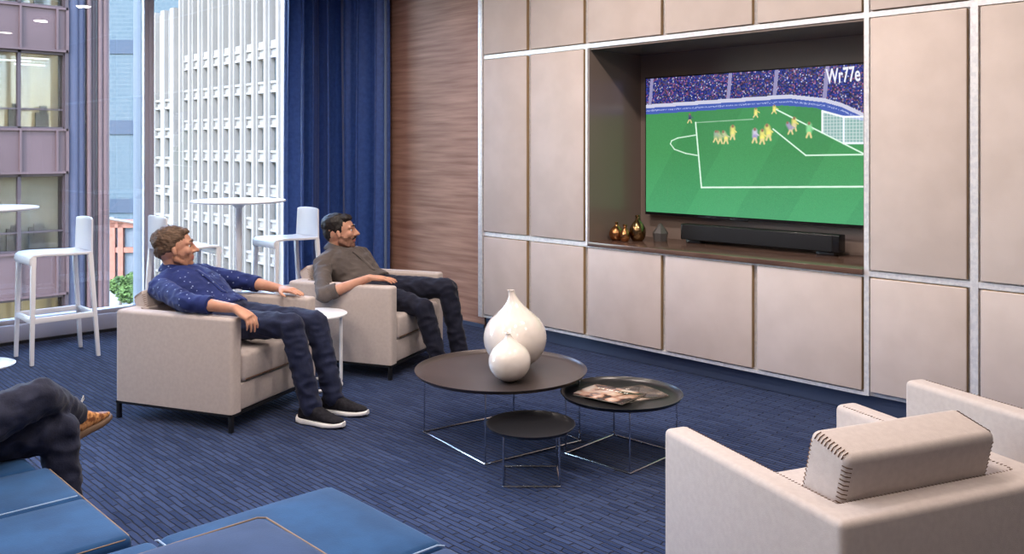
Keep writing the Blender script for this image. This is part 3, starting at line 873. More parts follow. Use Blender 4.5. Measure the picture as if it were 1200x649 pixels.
def add_hand(bm, w, d, n, side, curl=(.25, .35, .3), k=1.0):
    """w wrist, d direction, n palm normal (towards what is touched), side = thumb side"""
    w, d = V(w), V(d).normalized(); s = V(side); s = (s - d * s.dot(d)).normalized(); n = V(n); n = (n - d * n.dot(d) - s * n.dot(s)).normalized()
    rings = []
    for (t, a, b) in ((-.01, .024, .019), (.015, .028, .018), (.045, .038, .017), (.075, .042, .015), (.092, .040, .012)):
        rings.append((w + d * t * k, s * a * k, n * b * k))
    loft(bm, rings, 20, 2.6)
    for i, (off, L, r, spr) in enumerate(((.031, .072, .0088, .10), (.011, .082, .0090, .02), (-.010, .076, .0086, -.06), (-.030, .060, .0078, -.15))):
        p = w + d * .082 * k + s * off * k
        dd = (d + s * spr).normalized(); c = 0
        for j, (fr, rr) in enumerate(((.45, 1), (.32, .92), (.23, .82))):
            c += curl[j] + .06 * (i - 1) * (j == 0)
            q = p + (dd * math.cos(c) + n * math.sin(c)) * L * fr * k
            capsule(bm, p, r * rr * k, q, r * (rr - .08) * k, 10); p = q
    p = w + d * .022 * k + s * .022 * k
    q = p + (d * .62 + s * .72 + n * .25).normalized() * .040 * k; capsule(bm, p, .0135 * k, q, .0105 * k, 10)
    r_ = q + (d * .88 + s * .38 + n * .25).normalized() * .030 * k; capsule(bm, q, .0105 * k, r_, .009 * k, 10)
    t_ = r_ + (d * .95 + s * .12 + n * .25).normalized() * .022 * k; capsule(bm, r_, .009 * k, t_, .0075 * k, 10)

def head_shapes(bm, c, Rm, s=1.0, nose=1.0):
    T = Matrix.Translation(c) @ Rm.to_4x4() @ Matrix.Scale(s, 4)
    b = bmesh.new()
    ellip(b, (-.012, 0, .030), (.097, .074, .088))
    ellip(b, (-.035, 0, .010), (.078, .072, .080))
    ellip(b, (.022, 0, -.018), (.068, .062, .075))
    ellip(b, (.030, 0, -.062), (.054, .050, .048))
    ellip(b, (.070, 0, -.088), (.021, .024, .020))
    ellip(b, (.068, 0, -.052), (.028, .028, .030))
    for sy in (-1, 1):
        ellip(b, (.058, sy * .037, -.012), (.026, .024, .026))
        capsule(b, (.082, sy * .012, .032), .012, (.066, sy * .046, .032), .012)
        ellip(b, (-.004, sy * .081, -.006), (.014, .008, .027), Matrix.Rotation(math.radians(-12), 3, 'Y') @ Matrix.Rotation(sy * math.radians(18), 3, 'Z'))
        ellip(b, (.094, sy * .012, -.022), (.011, .010, .009))
        capsule(b, (.0, sy * .056, -.055), .016, (.05, sy * .030, -.088), .014)
    capsule(b, (.086, 0, .022), .009, (.106 * nose, 0, -.014), .0115)
    ellip(b, (.108 * nose, 0, -.017), (.013, .012, .011))
    capsule(b, (.088, -.014, -.048), .0075, (.088, .014, -.048), .0075)
    capsule(b, (.086, -.012, -.060), .0085, (.086, .012, -.060), .0085)
    bmesh.ops.transform(b, matrix=T, verts=b.verts); merge(bm, b)
    return T

def shoe(ankle, fwd, up, parent, upper, sole, side='right', lace=True, thick=1.0, k=1.0):
    """one shoe as upper + sole (+ laces); ankle sits .095 above the sole"""
    Rm = rotframe(fwd, up); T = Matrix.Translation(V(ankle)) @ Rm.to_4x4() @ Matrix.Scale(k, 4) @ Matrix.Translation((0, 0, -.095))
    bm = bmesh.new(); rings = []
    for (x, hw, zt) in ((-.080, .012, .060), (-.074, .026, .080), (-.055, .040, .112), (-.02, .043, .124), (.02, .043, .118), (.06, .044, .092), (.11, .048, .064), (.155, .046, .052), (.188, .035, .044), (.203, .014, .034)):
        zb = .018 + (.008 * max(0, (x - .12) / .08))
        rings.append((V((x, .004 * (x > .1), (zt + zb) / 2)), V((0, hw, 0)), V((0, 0, (zt - zb) / 2))))
    loft(bm, rings, 24, 2.5); bmesh.ops.transform(bm, matrix=T, verts=bm.verts)
    u = obj('shoe', bm, upper, parent)
    md = u.modifiers.new('s', 'SUBSURF'); md.levels = md.render_levels = 1
    bm = bmesh.new(); rings = []
    for (x, hw) in ((-.092, .012), (-.083, .030), (-.05, .038), (0, .038), (.05, .041), (.10, .050), (.15, .050), (.188, .039), (.208, .018)):
        zb = .010 * max(0, (x - .12) / .09) + .006 * max(0, (-.06 - x) / .03); h = (.034 - .012 * max(0, (x + .08) / .29)) * thick
        rings.append((V((x, .004 * (x > .1), zb + h / 2)), V((0, hw, 0)), V((0, 0, h / 2))))
    loft(bm, rings, 24, 4.5); bmesh.ops.transform(bm, matrix=T, verts=bm.verts)
    obj('sole', bm, sole, u)
    if lace:
        bm = bmesh.new()
        for k in range(4):
            x = .03 + .022 * k; z = .101 - .021 * k * .75 + .003
            add_tube(bm, [T @ V((x, -.024, z - .008)), T @ V((x + .004, 0, z)), T @ V((x, .024, z - .008))], .0022, 6)
        obj('laces', bm, M['lace'] if lace == 2 else upper, u)
    return u, T

def wrinkle(sc=11, amp=.0045, seed=0.0):
    o = V((seed, seed * 1.7, -seed))
    def f(co, nn):
        n1 = noise.noise(V((co.x * sc, co.y * sc, co.z * sc * 1.6)) + o); n2 = noise.noise(co * sc * 2.3 + o * 2)
        return amp * (1 - abs(n1) * 3.0) * .8 + amp * .45 * n2
    return f

def person(name, label, J, skin_mats, shirt, pants, parent_loc):
    root = tag(empty(name, parent_loc), label, 'person')
    off = -V(parent_loc)
    P = {k: (V(v) + off) for k, v in J['pts'].items()}
    Rm = rotframe(J['face'], J.get('headup', (0, 0, 1)))
    lat = (P['shL'] - P['shR']).normalized()
    hlat = (P['hipL'] - P['hipR']).normalized()
    spine = [P['pelvis'], P['waist'], P['chest'], P['uchest'], P['neck']]
    # ---------------- body : one continuous surface
    bm = bmesh.new()
    T = head_shapes(bm, P['head'], Rm, J.get('hs', 1.0), J.get('nose', 1.0))
    capsule(bm, P['neck'] - (P['neck'] - P['uchest']) * .3, .058, T @ V((-.030, 0, -.045)), .052)
    capsule(bm, P['neck'], .050, T @ V((.005, 0, -.06)), .045)
    for (a, b, ra, rb) in (('pelvis', 'waist', .10, .095), ('waist', 'chest', .095, .10), ('chest', 'uchest', .10, .085), ('uchest', 'neck', .085, .055)):
        for sy in (-.045, .045): capsule(bm, P[a] + lat * sy, ra, P[b] + lat * sy * .8, rb)
    for s_ in 'LR':
        capsule(bm, P['uchest'], .07, P['sh' + s_], .048); capsule(bm, P['sh' + s_], .048, P['el' + s_], .037)
        m1 = P['el' + s_].lerp(P['wr' + s_], .35)
        capsule(bm, P['el' + s_], .037, m1, .038); capsule(bm, m1, .038, P['wr' + s_], .024)
        h = J['hand' + s_]; add_hand(bm, P['wr' + s_], h[0], h[1], h[2], h[3], J.get('hk', 1.0))
        capsule(bm, P['hip' + s_], .078, P['kn' + s_], .050)
        m2 = P['kn' + s_].lerp(P['an' + s_], .35); capsule(bm, P['kn' + s_], .048, m2, .048); capsule(bm, m2, .048, P['an' + s_], .034)
        capsule(bm, P['an' + s_], .032, P['an' + s_] + V(J['foot' + s_]).normalized() * .08 - V((0, 0, .055)), .020)
    Ti = T.inverted(); bd = J.get('beard')
    def mf(c):
        q = Ti @ c
        if -.2 < q.x < .2 and abs(q.y) < .1 and -.14 < q.z < .13:
            if q.x > .080 and abs(q.y) < .024 and -.063 < q.z < -.045: return 2
            if bd and q.z < -.030 + .02 * noise.noise(q * 60) - .5 * max(0, .03 - q.x) * 0 and q.x > -.012 and q.z > -.125: 
                if not (q.x > .07 and abs(q.y) > .028 and q.z > -.045): return 1
        return 0
    body = blob('body', bm, [skin_mats[0], skin_mats[1], M['lips']], root, voxel=J.get('vox', .0060), smooth=2, fac=.45, matfn=mf)
    # eyes and brows
    for sy in (-1, 1):
        bm = bmesh.new(); ellip(bm, T @ V((.0715, sy * .031, .012)), (.0105,) * 3, None, 16, 10)
        e = obj('eye', bm, M['eye'], body)
        bm = bmesh.new(); ellip(bm, T @ V((.0768, sy * .0322, .0115)), (.0072,) * 3, None, 12, 8); obj('iris', bm, M['iris'], e)
        tube('eyebrow', [T @ V(p) for p in ((.093, sy * .014, .037), (.089, sy * .030, .043), (.074, sy * .049, .038))], [.0035, .0045, .002], J['hairmat'], body, 8)
    if J.get('moustache'):
        tube('moustache', [T @ V(p) for p in ((.079, -.030, -.050), (.096, -.014, -.037), (.100, 0, -.034), (.096, .014, -.037), (.079, .030, -.050))], [.003, .006, .006, .006, .003], J['hairmat'], body, 8)
    # hair
    bm = bmesh.new(); b = bmesh.new()
    for c, r in J['hair']: ellip(b, c, r)
    bmesh.ops.transform(b, matrix=T, verts=b.verts); merge(bm, b)
    ha, hf = J.get('hairamp', .006), J.get('hairf', 34)
    blob('hair', bm, J['hairmat'], body, voxel=.006, smooth=2, disp=lambda co, n: ha * noise.noise(V((co.x * hf, co.y * hf, co.z * hf * .6))) + ha * .6 * noise.noise(co * hf * 2.5))
    # ---------------- shirt
    bm = bmesh.new()
    dirs = []
    for i in range(5):
        d = (spine[min(i + 1, 4)] - spine[max(i - 1, 0)]).normalized(); dirs.append(d)
    hw = [.170, .165, .186, .176, .070]; dp = [.125, .122, .122, .105, .062]
    rings = []
    for i in range(5):
        l = (hlat.lerp(lat, min(1, i / 2))).normalized(); l = (l - dirs[i] * l.dot(dirs[i])).normalized(); f = l.cross(dirs[i])
        rings.append((spine[i], l * hw[i], f * dp[i]))
    R2 = []
    for a, b_ in zip(rings, rings[1:]):
        for t in (0, .25, .5, .75): R2.append(tuple(x.lerp(y, t) for x, y in zip(a, b_)))
    R2.append(rings[-1]); loft(bm, R2, 28, 2.3)
    for s_ in 'LR':
        capsule(bm, P['uchest'].lerp(P['neck'], .62), .066, P['sh' + s_], .066)
        capsule(bm, P['chest'].lerp(P['uchest'], .4), .10, P['sh' + s_], .056)
        cu_ = P['el' + s_].lerp(P['wr' + s_], J.get('sleeve' + s_, .22))
        capsule(bm, P['sh' + s_], .062, P['el' + s_], .053); 
        d = (cu_ - P['el' + s_]).normalized(); capsule(bm, P['el' + s_], .053, cu_ - d * .03, .046)
    sh = blob('shirt', bm, shirt, root, voxel=.0075, smooth=5, disp=wrinkle(13, .0065, J.get('seed', 1.0)))
    for s_ in 'LR':
        cu_ = P['el' + s_].lerp(P['wr' + s_], J.get('sleeve' + s_, .22)); d = (P['wr' + s_] - P['el' + s_]).normalized()
        bm = bmesh.new(); add_tube(bm, [cu_ - d * .045, cu_ - d * .043, cu_ - d * .02, cu_ - d * .002, cu_], [.044, .0505, .051, .049, .043], 24)
        obj('cuff', bm, shirt, sh)
    # collar : open band round the neck
    nd_ = ((T @ V((0, 0, -.06)) - P['neck']).normalized() * .5 + dirs[4] * .2 + V((0, 0, .5))).normalized(); fwd = V(J.get('chestdir', J['face'])); fwd = (fwd - nd_ * fwd.dot(nd_)).normalized(); lf = nd_.cross(fwd)
    bm = bmesh.new(); rr = []
    for j, (h, k) in enumerate(((-.020, 1.22), (.010, 1.12), (.028, 1.06), (.032, 1.14), (.004, 1.46), (-.016, 1.62))):
        row = []
        for q in range(29):
            t = math.radians(30 + (360 - 60) * q / 28)
            drop = .022 * max(0, math.cos(t)) ** 2
            row.append(bm.verts.new(P['neck'] + nd_ * (h + .018 - drop) + (fwd * math.cos(t) * .066 + lf * math.sin(t) * .062) * k + fwd * (.006 + .25 * drop)))
        rr.append(row)
    for a, b_ in zip(rr, rr[1:]):
        for q in range(28): bm.faces.new((a[q], a[q + 1], b_[q + 1], b_[q]))
    c_ = obj('collar', bm, shirt, sh); md = c_.modifiers.new('s', 'SOLIDIFY'); md.thickness = .003
    # button band down the chest
    bm = bmesh.new(); rows = []
    for i in (11, 10, 9, 8, 7, 6, 5, 4, 3):
        c, l, f = R2[i]; tw_ = l.normalized() * .013; p = c + f * 1.0 + f.normalized() * .007
        rows.append([bm.verts.new(p - tw_), bm.verts.new(p + f.normalized() * .002), bm.verts.new(p + tw_)])
    for a, b_ in zip(rows, rows[1:]):
        for q in range(2): bm.faces.new((a[q], a[q + 1], b_[q + 1], b_[q]))
    pk = obj('button_band', bm, shirt, sh); md = pk.modifiers.new('s', 'SOLIDIFY'); md.thickness = .004
    # ---------------- trousers
    bm = bmesh.new()
    capsule(bm, P['hipR'], .100, P['hipL'], .100); capsule(bm, P['hipR'].lerp(P['pelvis'], .5), .115, P['hipL'].lerp(P['pelvis'], .5), .115)
    for s_ in 'LR':
        mid = P['hip' + s_].lerp(P['kn' + s_], .5)
        capsule(bm, P['hip' + s_], .098, mid, .082); capsule(bm, mid, .082, P['kn' + s_], .066)
        m2 = P['kn' + s_].lerp(P['an' + s_], .40); e = P['an' + s_] - (P['kn' + s_] - P['an' + s_]).normalized() * .004
        capsule(bm, P['kn' + s_], .065, m2, .062); capsule(bm, m2, .062, e, .055)
    tr_ = blob('trousers', bm, pants, root, voxel=.0075, smooth=5, disp=wrinkle(12, .0075, J.get('seed', 1.0) + 5))
    for s_ in 'LR':
        sp = J['shoe' + s_]
        if sp:
            sm = J['shoemat'] if s_ not in J.get('altshoe', {}) else J['altshoe'][s_]
            u, Ts = shoe(P['an' + s_], sp[0], sp[1], root, sm[0], sm[1], lace=J.get('lace', True), thick=J.get('thick', 1.0), k=J.get('shoek', 1.0))
            if J.get('bow') == s_:
                for a, b_ in ((.02, .03), (-.02, .035)):
                    tube('lace_bow', [Ts @ V(p) for p in ((.035, 0, .10), (.035, a, .125), (.045, a * 1.6, .15), (.055, a * 1.2, .135), (.04, 0, .104))], .002, M['lace'], u, 6)
    return root

def LP(C, d): return {k: L2W(C, *v) for k, v in d.items()}
def LD(C, v): 
    a = C[1]; return V((v[0] * math.cos(a) - v[1] * math.sin(a), v[0] * math.sin(a) + v[1] * math.cos(a), v[2]))
def yawdir(deg, pitch=0): 
    a = math.radians(deg); p = math.radians(pitch); return V((math.cos(a) * math.cos(p), math.sin(a) * math.cos(p), math.sin(p)))

J1 = dict(pts=LP(C1, dict(head=(-.308, -.02, .906), neck=(-.325, 0, .782), uchest=(-.255, 0, .715), chest=(-.155, 0, .645), waist=(-.045, 0, .565), pelvis=(.06, 0, .515),
          shR=(-.275, -.185, .700), shL=(-.250, .185, .725), elR=(.060, -.350, .665), elL=(-.06, .345, .668), wrR=(.375, -.340, .650), wrL=(.165, .352, .642),
          hipR=(.07, -.095, .500), hipL=(.07, .095, .500), knR=(.565, -.110, .530), knL=(.565, .130, .505), anR=(.690, -.10, .097), anL=(.700, .105, .097))),
          face=yawdir(64, 3), hs=1.06, nose=1.04, chestdir=LD(C1, (1, 0, .1)), sleeveR=.50, sleeveL=.28,
          handR=(LD(C1, (.80, .12, -.42)), LD(C1, (-.5, 0, -.8)), LD(C1, (.1, 1, 0)), (.55, .40, .25)),
          handL=(LD(C1, (1, -.12, -.06)), V((0, 0, -1)), LD(C1, (0, -1, 0)), (.10, .12, .12)), hk=1.08,
          footR=LD(C1, (1, 0, 0)), footL=LD(C1, (1, 0, 0)), shoeR=(LD(C1, (1, -.05, 0)), (0, 0, 1)), shoeL=(LD(C1, (1, .12, 0)), (0, 0, 1)),
          shoemat=(M['shoeblack'], M['sole']), hairmat=M['hair_brown'], beard=True, hairamp=.008, hairf=42, seed=2.0, thick=1.05,
          hair=[((-.030, 0, .052), (.100, .082, .080)), ((-.060, 0, .005), (.056, .072, .060)), ((-.030, -.045, .022), (.048, .040, .046)), ((-.030, .045, .022), (.048, .040, .046)), ((.030, 0, .092), (.046, .060, .026))])
person('person', 'man in blue dotted shirt lounging in the nearer armchair, head turned to the television', J1, (M['skin'], M['stubble_light']), M['shirt_blue'], M['denim'], tuple(L2W(C1, .0, 0, .5)))

J2 = dict(pts=LP(C2, dict(head=(-.222, -.01, .905), neck=(-.252, 0, .782), uchest=(-.205, 0, .720), chest=(-.130, 0, .645), waist=(-.03, 0, .555), pelvis=(.06, 0, .515),
          shR=(-.262, -.180, .695), shL=(-.165, .185, .715), elR=(-.075, -.455, .535), elL=(-.06, .270, .520), wrR=(.205, -.335, .648), wrL=(.120, .150, .560),
          hipR=(.07, -.095, .495), hipL=(.07, .095, .505), knR=(.490, -.120, .430), knL=(.560, .110, .535), anR=(.590, -.10, .097), anL=(.650, .115, .097))),
          face=yawdir(50, 3), hs=1.08, nose=1.05, chestdir=LD(C2, (1, -.2, .1)), sleeveR=.30, sleeveL=.30,
          handR=(LD(C2, (.93, .40, -.06)), V((0, 0, -1)), LD(C2, (-.2, 1, 0)), (.10, .16, .16)),
          handL=(LD(C2, (1, -.5, -.15)), V((0, 0, -1)), LD(C2, (-.3, -1, 0)), (.2, .2, .2)), hk=1.08,
          footR=LD(C2, (1, 0, 0)), footL=LD(C2, (1, 0, 0)), shoeR=(LD(C2, (1, -.1, 0)), (0, 0, 1)), shoeL=(LD(C2, (1, .1, 0)), (0, 0, 1)),
          shoemat=(M['shoeblack'], M['soledark']), hairmat=M['hair_black'], beard=True, moustache=True, hairamp=.005, hairf=60, seed=8.0,
          hair=[((-.030, 0, .056), (.096, .079, .074)), ((-.062, 0, .005), (.052, .070, .062)), ((-.012, -.052, .030), (.040, .028, .045)), ((-.012, .052, .030), (.040, .028, .045)), ((.028, 0, .090), (.052, .062, .030))])
person('person', 'bearded man in grey shirt and dark trousers, in the armchair by the wood wall', J2, (M['skin'], M['stubble']), M['shirt_grey'], M['denim2'], tuple(L2W(C2, .0, 0, .5)))

J3 = dict(pts=dict(head=V((-3.42, .26, 1.235)), neck=V((-3.42, .20, 1.06)), uchest=V((-3.42, .20, .965)), chest=V((-3.42, .23, .83)), waist=V((-3.42, .30, .67)), pelvis=V((-3.42, .40, .535)),
          shR=V((-3.235, .21, .965)), shL=V((-3.605, .21, .965)), elR=V((-3.19, .32, .72)), elL=V((-3.65, .32, .72)), wrR=V((-3.30, .56, .665)), wrL=V((-3.50, .55, .66)),
          hipR=V((-3.325, .52, .510)), hipL=V((-3.515, .52, .505)), knR=V((-3.41, .955, .625)), knL=V((-3.455, 1.035, .475)), anR=V((-3.690, 1.150, .462)), anL=V((-3.445, 1.060, .097))),
          face=yawdir(75, -5), chestdir=V((0, 1, 0)), sleeveR=.85, sleeveL=.85,
          handR=(V((-.3, 1, -.15)), V((0, 0, -1)), V((-1, -.2, 0)), (.2, .2, .2)), handL=(V((.2, 1, -.1)), V((0, 0, -1)), V((1, 0, 0)), (.2, .2, .2)),
          footR=R(.1, .97) + V((0, 0, .05)), footL=V((-.75, .65, 0)), shoeR=(R(.13, .97) + V((0, 0, .04)), V((0, 0, 1)) + R(-.20, -.05)), shoeL=(V((-.75, .65, 0)), (0, 0, 1)),
          shoemat=(M['shoetan'], M['soledark']), hairmat=M['hair_brown'], vox=.009, seed=14.0, shoek=1.03, lace=2, bow='R',
          hair=[((-.028, 0, .052), (.096, .079, .076)), ((-.062, 0, .005), (.052, .070, .062))])
person('person', 'person in dark jeans and tan patterned shoes seated cross legged on the blue sofa', J3, (M['skin'], M['stubble']), M['shirt_dark'], M['denim3'], (-3.42, .5, .42))
# watch on the near man's wrist side

# ================================================================== OUTSIDE
GZ_ = -16.5
struct(box('ground_street', -400, -9, -150, 400, GZ_ - .5, GZ_, noisy('street', (.080, .077, .074), (.092, .088, .085), .3, rough=.9)), 'pale sunlit street far below the window')
# --- purple bronze office block
PX = -28.8
M['purple'] = noisy('plum_metal', (.0245, .0140, .0150), (.030, .0175, .0190), .6, rough=.6, metal=.0, spec=.15)
M['purple_dark'] = mat('plum_metal_dark', (0.014, 0.009, 0.011), .6, .0, spec=.15)
M['purple_blue'] = mat('bluish_metal', (.016, .017, .030), .6, .0, spec=.15)
def office_glass():  # back wall behind the panes, room light put in as its own glow
    m = mat('glowing_office_wall', (.10, .08, .05), .12, spec=.7)
    v = coords(m); mp = v.node; mp.inputs['Scale'].default_value = (1, 1, .12)
    n = nd(m, 'ShaderNodeTexNoise'); n.inputs['Scale'].default_value = 1.6; n.inputs['Detail'].default_value = 2; lk(m, v, n.inputs['Vector'])
    r = nd(m, 'ShaderNodeValToRGB'); cs = [(.30, (.10, .075, .05)), (.42, (.34, .25, .11)), (.55, (.44, .34, .16)), (.66, (.26, .20, .13)), (.78, (.55, .48, .33))]
    r.color_ramp.elements[0].position = cs[0][0]; r.color_ramp.elements[0].color = (*cs[0][1], 1)
    r.color_ramp.elements[1].position = cs[1][0]; r.color_ramp.elements[1].color = (*cs[1][1], 1)
    for p, c in cs[2:]:
        e = r.color_ramp.elements.new(p); e.color = (*c, 1)
    lk(m, n.outputs['Fac'], r.inputs['Fac'])
    bsdf(m).inputs['Base Color'].default_value = (.04, .03, .018, 1); lk(m, r.outputs['Color'], bsdf(m).inputs['Emission Color']); bsdf(m).inputs['Emission Strength'].default_value = .9
    return m
M['office'] = office_glass()
M['blind'] = noisy('window_blinds', (0.080, 0.066, 0.045), (0.146, 0.127, 0.089), 1.6, (1, .5, 9), .7)
M['oglass'] = glass_mat('office_glass', (.8, .8, .8), 1.12)
M['desk'] = noisy('office_clutter', (0.007, 0.007, 0.008), (0.047, 0.035, 0.026), 2.5, rough=.6)
M['striplamp'] = mat('office_strip_lamp', (.8, .8, .8), emit=(1, .93, .75), estr=1.4)
ob = tag(empty('office_building', (PX, 0, GZ_)), 'plum coloured metal office block with wide windows close outside on the left', 'building')
def obx(name, x0, x1, y0, y1, z0, z1, m, par=None, bev=0):
    bm = bmesh.new(); add_box(bm, x0 - PX, x1 - PX, y0, y1, z0 - GZ_, z1 - GZ_, bev); return obj(name, bm, m, par or ob)
obx('wall', PX - 16, PX - .75, -10, 10.0, GZ_, 9, M['purple_dark'])
fl0, pitch = 2.10, 3.665
k0, k1 = -5, 2
bm = bmesh.new()
for k in range(k0, k1 + 1):
    z1 = fl0 + pitch * k; z0 = z1 - 1.355
    add_box(bm, -.75, -.06, -10, 8.86, z0 - GZ_, z1 - GZ_)
    add_box(bm, -.10, .02, -10, 8.88, z1 - .07 - GZ_, z1 - GZ_); add_box(bm, -.10, .02, -10, 8.88, z0 - GZ_, z0 + .07 - GZ_)
    for j in range(18):
        y = 8.57 - 1.0 * j
        add_box(bm, -.08, .03, y - .03, y + .03, z0 - GZ_, z1 - GZ_)
    add_box(bm, -.08, .02, 8.82, 8.90, z0 - GZ_, z1 - GZ_)
obj('spandrel_panels', bm, M['purple'], ob)
obx('corner_post', PX - .7, PX - .02, 8.80, 8.90, GZ_, 9, M['purple_dark'])
rw = random.Random(5)
for k in range(k0, k1):
    z0 = fl0 + pitch * k; z1 = z0 + pitch - 1.355
    if k < -3 or k > 2: ys_ = []
    for j in range(5):
        ya, yb = 8.82 - 1.25 * j - 1.25, 8.82 - 1.25 * j
        fr = bmesh.new()
        add_box(fr, -.30, -.12, ya, ya + .045, z0 - GZ_, z1 - GZ_); add_box(fr, -.30, -.12, yb - .045, yb, z0 - GZ_, z1 - GZ_)
        add_box(fr, -.30, -.12, ya, yb, z0 - GZ_, z0 + .05 - GZ_); add_box(fr, -.30, -.12, ya, yb, z1 - .08 - GZ_, z1 - GZ_)
        add_box(fr, -.28, -.16, ya, yb, z0 + .55 - GZ_, z0 + .60 - GZ_)
        f = obj('window', fr, M['purple_dark'], ob)
        obx('pane', PX - .26, PX - .255, ya + .03, yb - .03, z0 + .03, z1 - .03, M['oglass'], f)
    # the office behind: back wall, desks, screens, ceiling strips
    if -3 <= k <= 2:
        obx('office_wall', PX - .748, PX - .735, 2.6, 8.80, z0, z1, M['blind'] if k in (-1, -3) else M['office'])
        bm = bmesh.new()
        for q in range(9):
            y_ = 2.8 + .68 * q + rw.uniform(-.1, .1); w_ = rw.uniform(.12, .26); h_ = rw.uniform(.25, .8)
            add_box(bm, -.62, -.50, y_ - w_, y_ + w_, z0 + .02 - GZ_, z0 + h_ - GZ_)
            add_box(bm, -.48, -.44, y_ - w_ * .5, y_ + w_ * .6, z0 + .45 - GZ_, z0 + .45 + h_ * .5 - GZ_)
        obj('office_furniture', bm, M['desk'], ob)
        if k in (0, 1):
            bm = bmesh.new()
            for (q, dz) in ((8.1, .16), (7.6, .26), (8.0, .36), (6.6, .2)): add_box(bm, -.70, -.66, q - .42, q + .42, z1 - dz - .035 - GZ_, z1 - dz - GZ_)
            obj('office_lamp', bm, M['striplamp'], ob)
for i, (y, r, x, mm) in enumerate(((9.06, .20, -.30, 'purple_blue'), (9.34, .16, -.42, 'purple_blue'), (9.56, .07, -.22, 'purple'), (9.72, .10, -.36, 'purple_dark'), (9.88, .07, -.18, 'purple'), (10.05, .12, -.24, 'purple'))):
    bm = bmesh.new(); add_tube(bm, [(x, y, 0), (x, y, 9 - GZ_)], r, 20); obj('column', bm, M[mm], ob)
# --- white concrete tower
WX = -86.0; WYf = 48.0
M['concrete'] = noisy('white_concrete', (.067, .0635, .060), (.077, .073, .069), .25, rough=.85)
M['concrete_shaded'] = noisy('shaded_concrete', (.058, .055, .052), (.066, .0625, .059), .25, rough=.85)  # copy of the concrete with the shade between ribs put into its colour
M['twin'] = mat('tower_glass', (.020, .024, .025), .35, spec=.15)
tw = tag(empty('concrete_tower', (WX, WYf, GZ_)), 'white ribbed concrete tower with rows of narrow windows outside', 'building')
def tbx(name, x0, x1, y0, y1, z0, z1, m, par=None):
    bm = bmesh.new(); add_box(bm, x0 - WX, x1 - WX, y0 - WYf, y1 - WYf, z0 - GZ_, z1 - GZ_); return obj(name, bm, m, par or tw)
tbx('wall', -112.8, -83.3, WYf + .55, WYf + 22, GZ_, 24, M['concrete_shaded'])
tbx('corner_pier', -86.15, -83.3, WYf - .3, WYf + 4, GZ_, 24, M['concrete'])
bm = bmesh.new(); cols = [-109.6 + 2.775 * i for i in range(9)]
def rib(x, w, z1, y0=WYf - .25, z0=GZ_): add_box(bm, x - w / 2 - WX, x + w / 2 - WX, y0 - WYf, 1.0, z0 - GZ_, z1 - GZ_)
for i in range(10):
    x = -109.6 + 2.775 * (i - .5); rib(x, 1.05, 24); rib(x, .45, 24, WYf - .55)
for x in cols:
    rib(x, .24, 24, WYf + .15, 12.4); rib(x - .5, .2, 24, WYf + .35, 12.4); rib(x + .5, .2, 24, WYf + .35, 12.4)
obj('rib', bm, M['concrete'], tw)['kind'] = 'stuff'
bm = bmesh.new()
for x in cols:
    for k in range(0, 8):
        z = 12.4 - 3.79 * k
        for (a, b, y0) in ((0, .28, WYf - .15), (-1.0, -.72, WYf - .15), (-.72, 0, WYf + .05)):
            if k == 0 and False: continue
            add_box(bm, x - .88 - WX, x + .88 - WX, y0 - WYf, .95, z + a - GZ_ + .0, z + b - GZ_)
            
    add_box(bm, x - .80 - WX, x + .80 - WX, -.1, .95, 12.4 - GZ_, 13.3 - GZ_)
obj('sill_blocks', bm, M['concrete'], tw)['kind'] = 'stuff'
def win(x, z0, z1, w, yb):
    f = bmesh.new(); add_box(f, x - .06 - WX, x + .06 - WX, yb - .05 - WYf, yb + .3 - WYf, z0 - GZ_, z1 - GZ_)
    add_box(f, x - w / 2 - WX, x + w / 2 - WX, yb - .05 - WYf, yb + .3 - WYf, z1 - .10 - GZ_, z1 - GZ_)
    o_ = obj('window', f, M['concrete'], tw)
    tbx('pane', x - w / 2, x + w / 2, yb + .1, yb + .14, z0, z1, M['twin'], o_)
for x in cols:
    for k in range(8):
        z1 = 12.4 - 3.79 * k - 1.0; win(x, z1 - 2.79 + .28, z1, 1.72, WYf + .28)
# lower shoulder block on its left
tbx('wall', -121.5, -112.8, WYf + .55, WYf + 18, GZ_, 19.6, M['concrete_shaded'])
bm = bmesh.new(); c2 = [-118.6, -115.7]
for x in (-120.2, -117.15, -114.2): add_box(bm, x - .6 - WX, x + .6 - WX, -.2, 1.0, 0, 19.8 - GZ_)
for x in c2:
    for q in (-.55, 0, .55): add_box(bm, x + q - .11 - WX, x + q + .11 - WX, .3, 1.0, 7.7 - GZ_, 19.4 - GZ_)
    for k in range(7):
        z = 7.7 - 3.79 * k
        add_box(bm, x - 1 - WX, x + 1 - WX, -.1, .95, z - GZ_, z + .3 - GZ_); add_box(bm, x - 1 - WX, x + 1 - WX, .2, .95, z - .7 - GZ_, z - GZ_); add_box(bm, x - 1 - WX, x + 1 - WX, -.1, .95, z - 1.0 - GZ_, z - .7 - GZ_)
obj('shoulder_ribs', bm, M['concrete'], tw)
for x in c2:
    for k in range(6):
        z1 = 7.7 - 3.79 * k - 1.0; win(x, z1 - 2.5, z1, 1.7, WYf + .28)
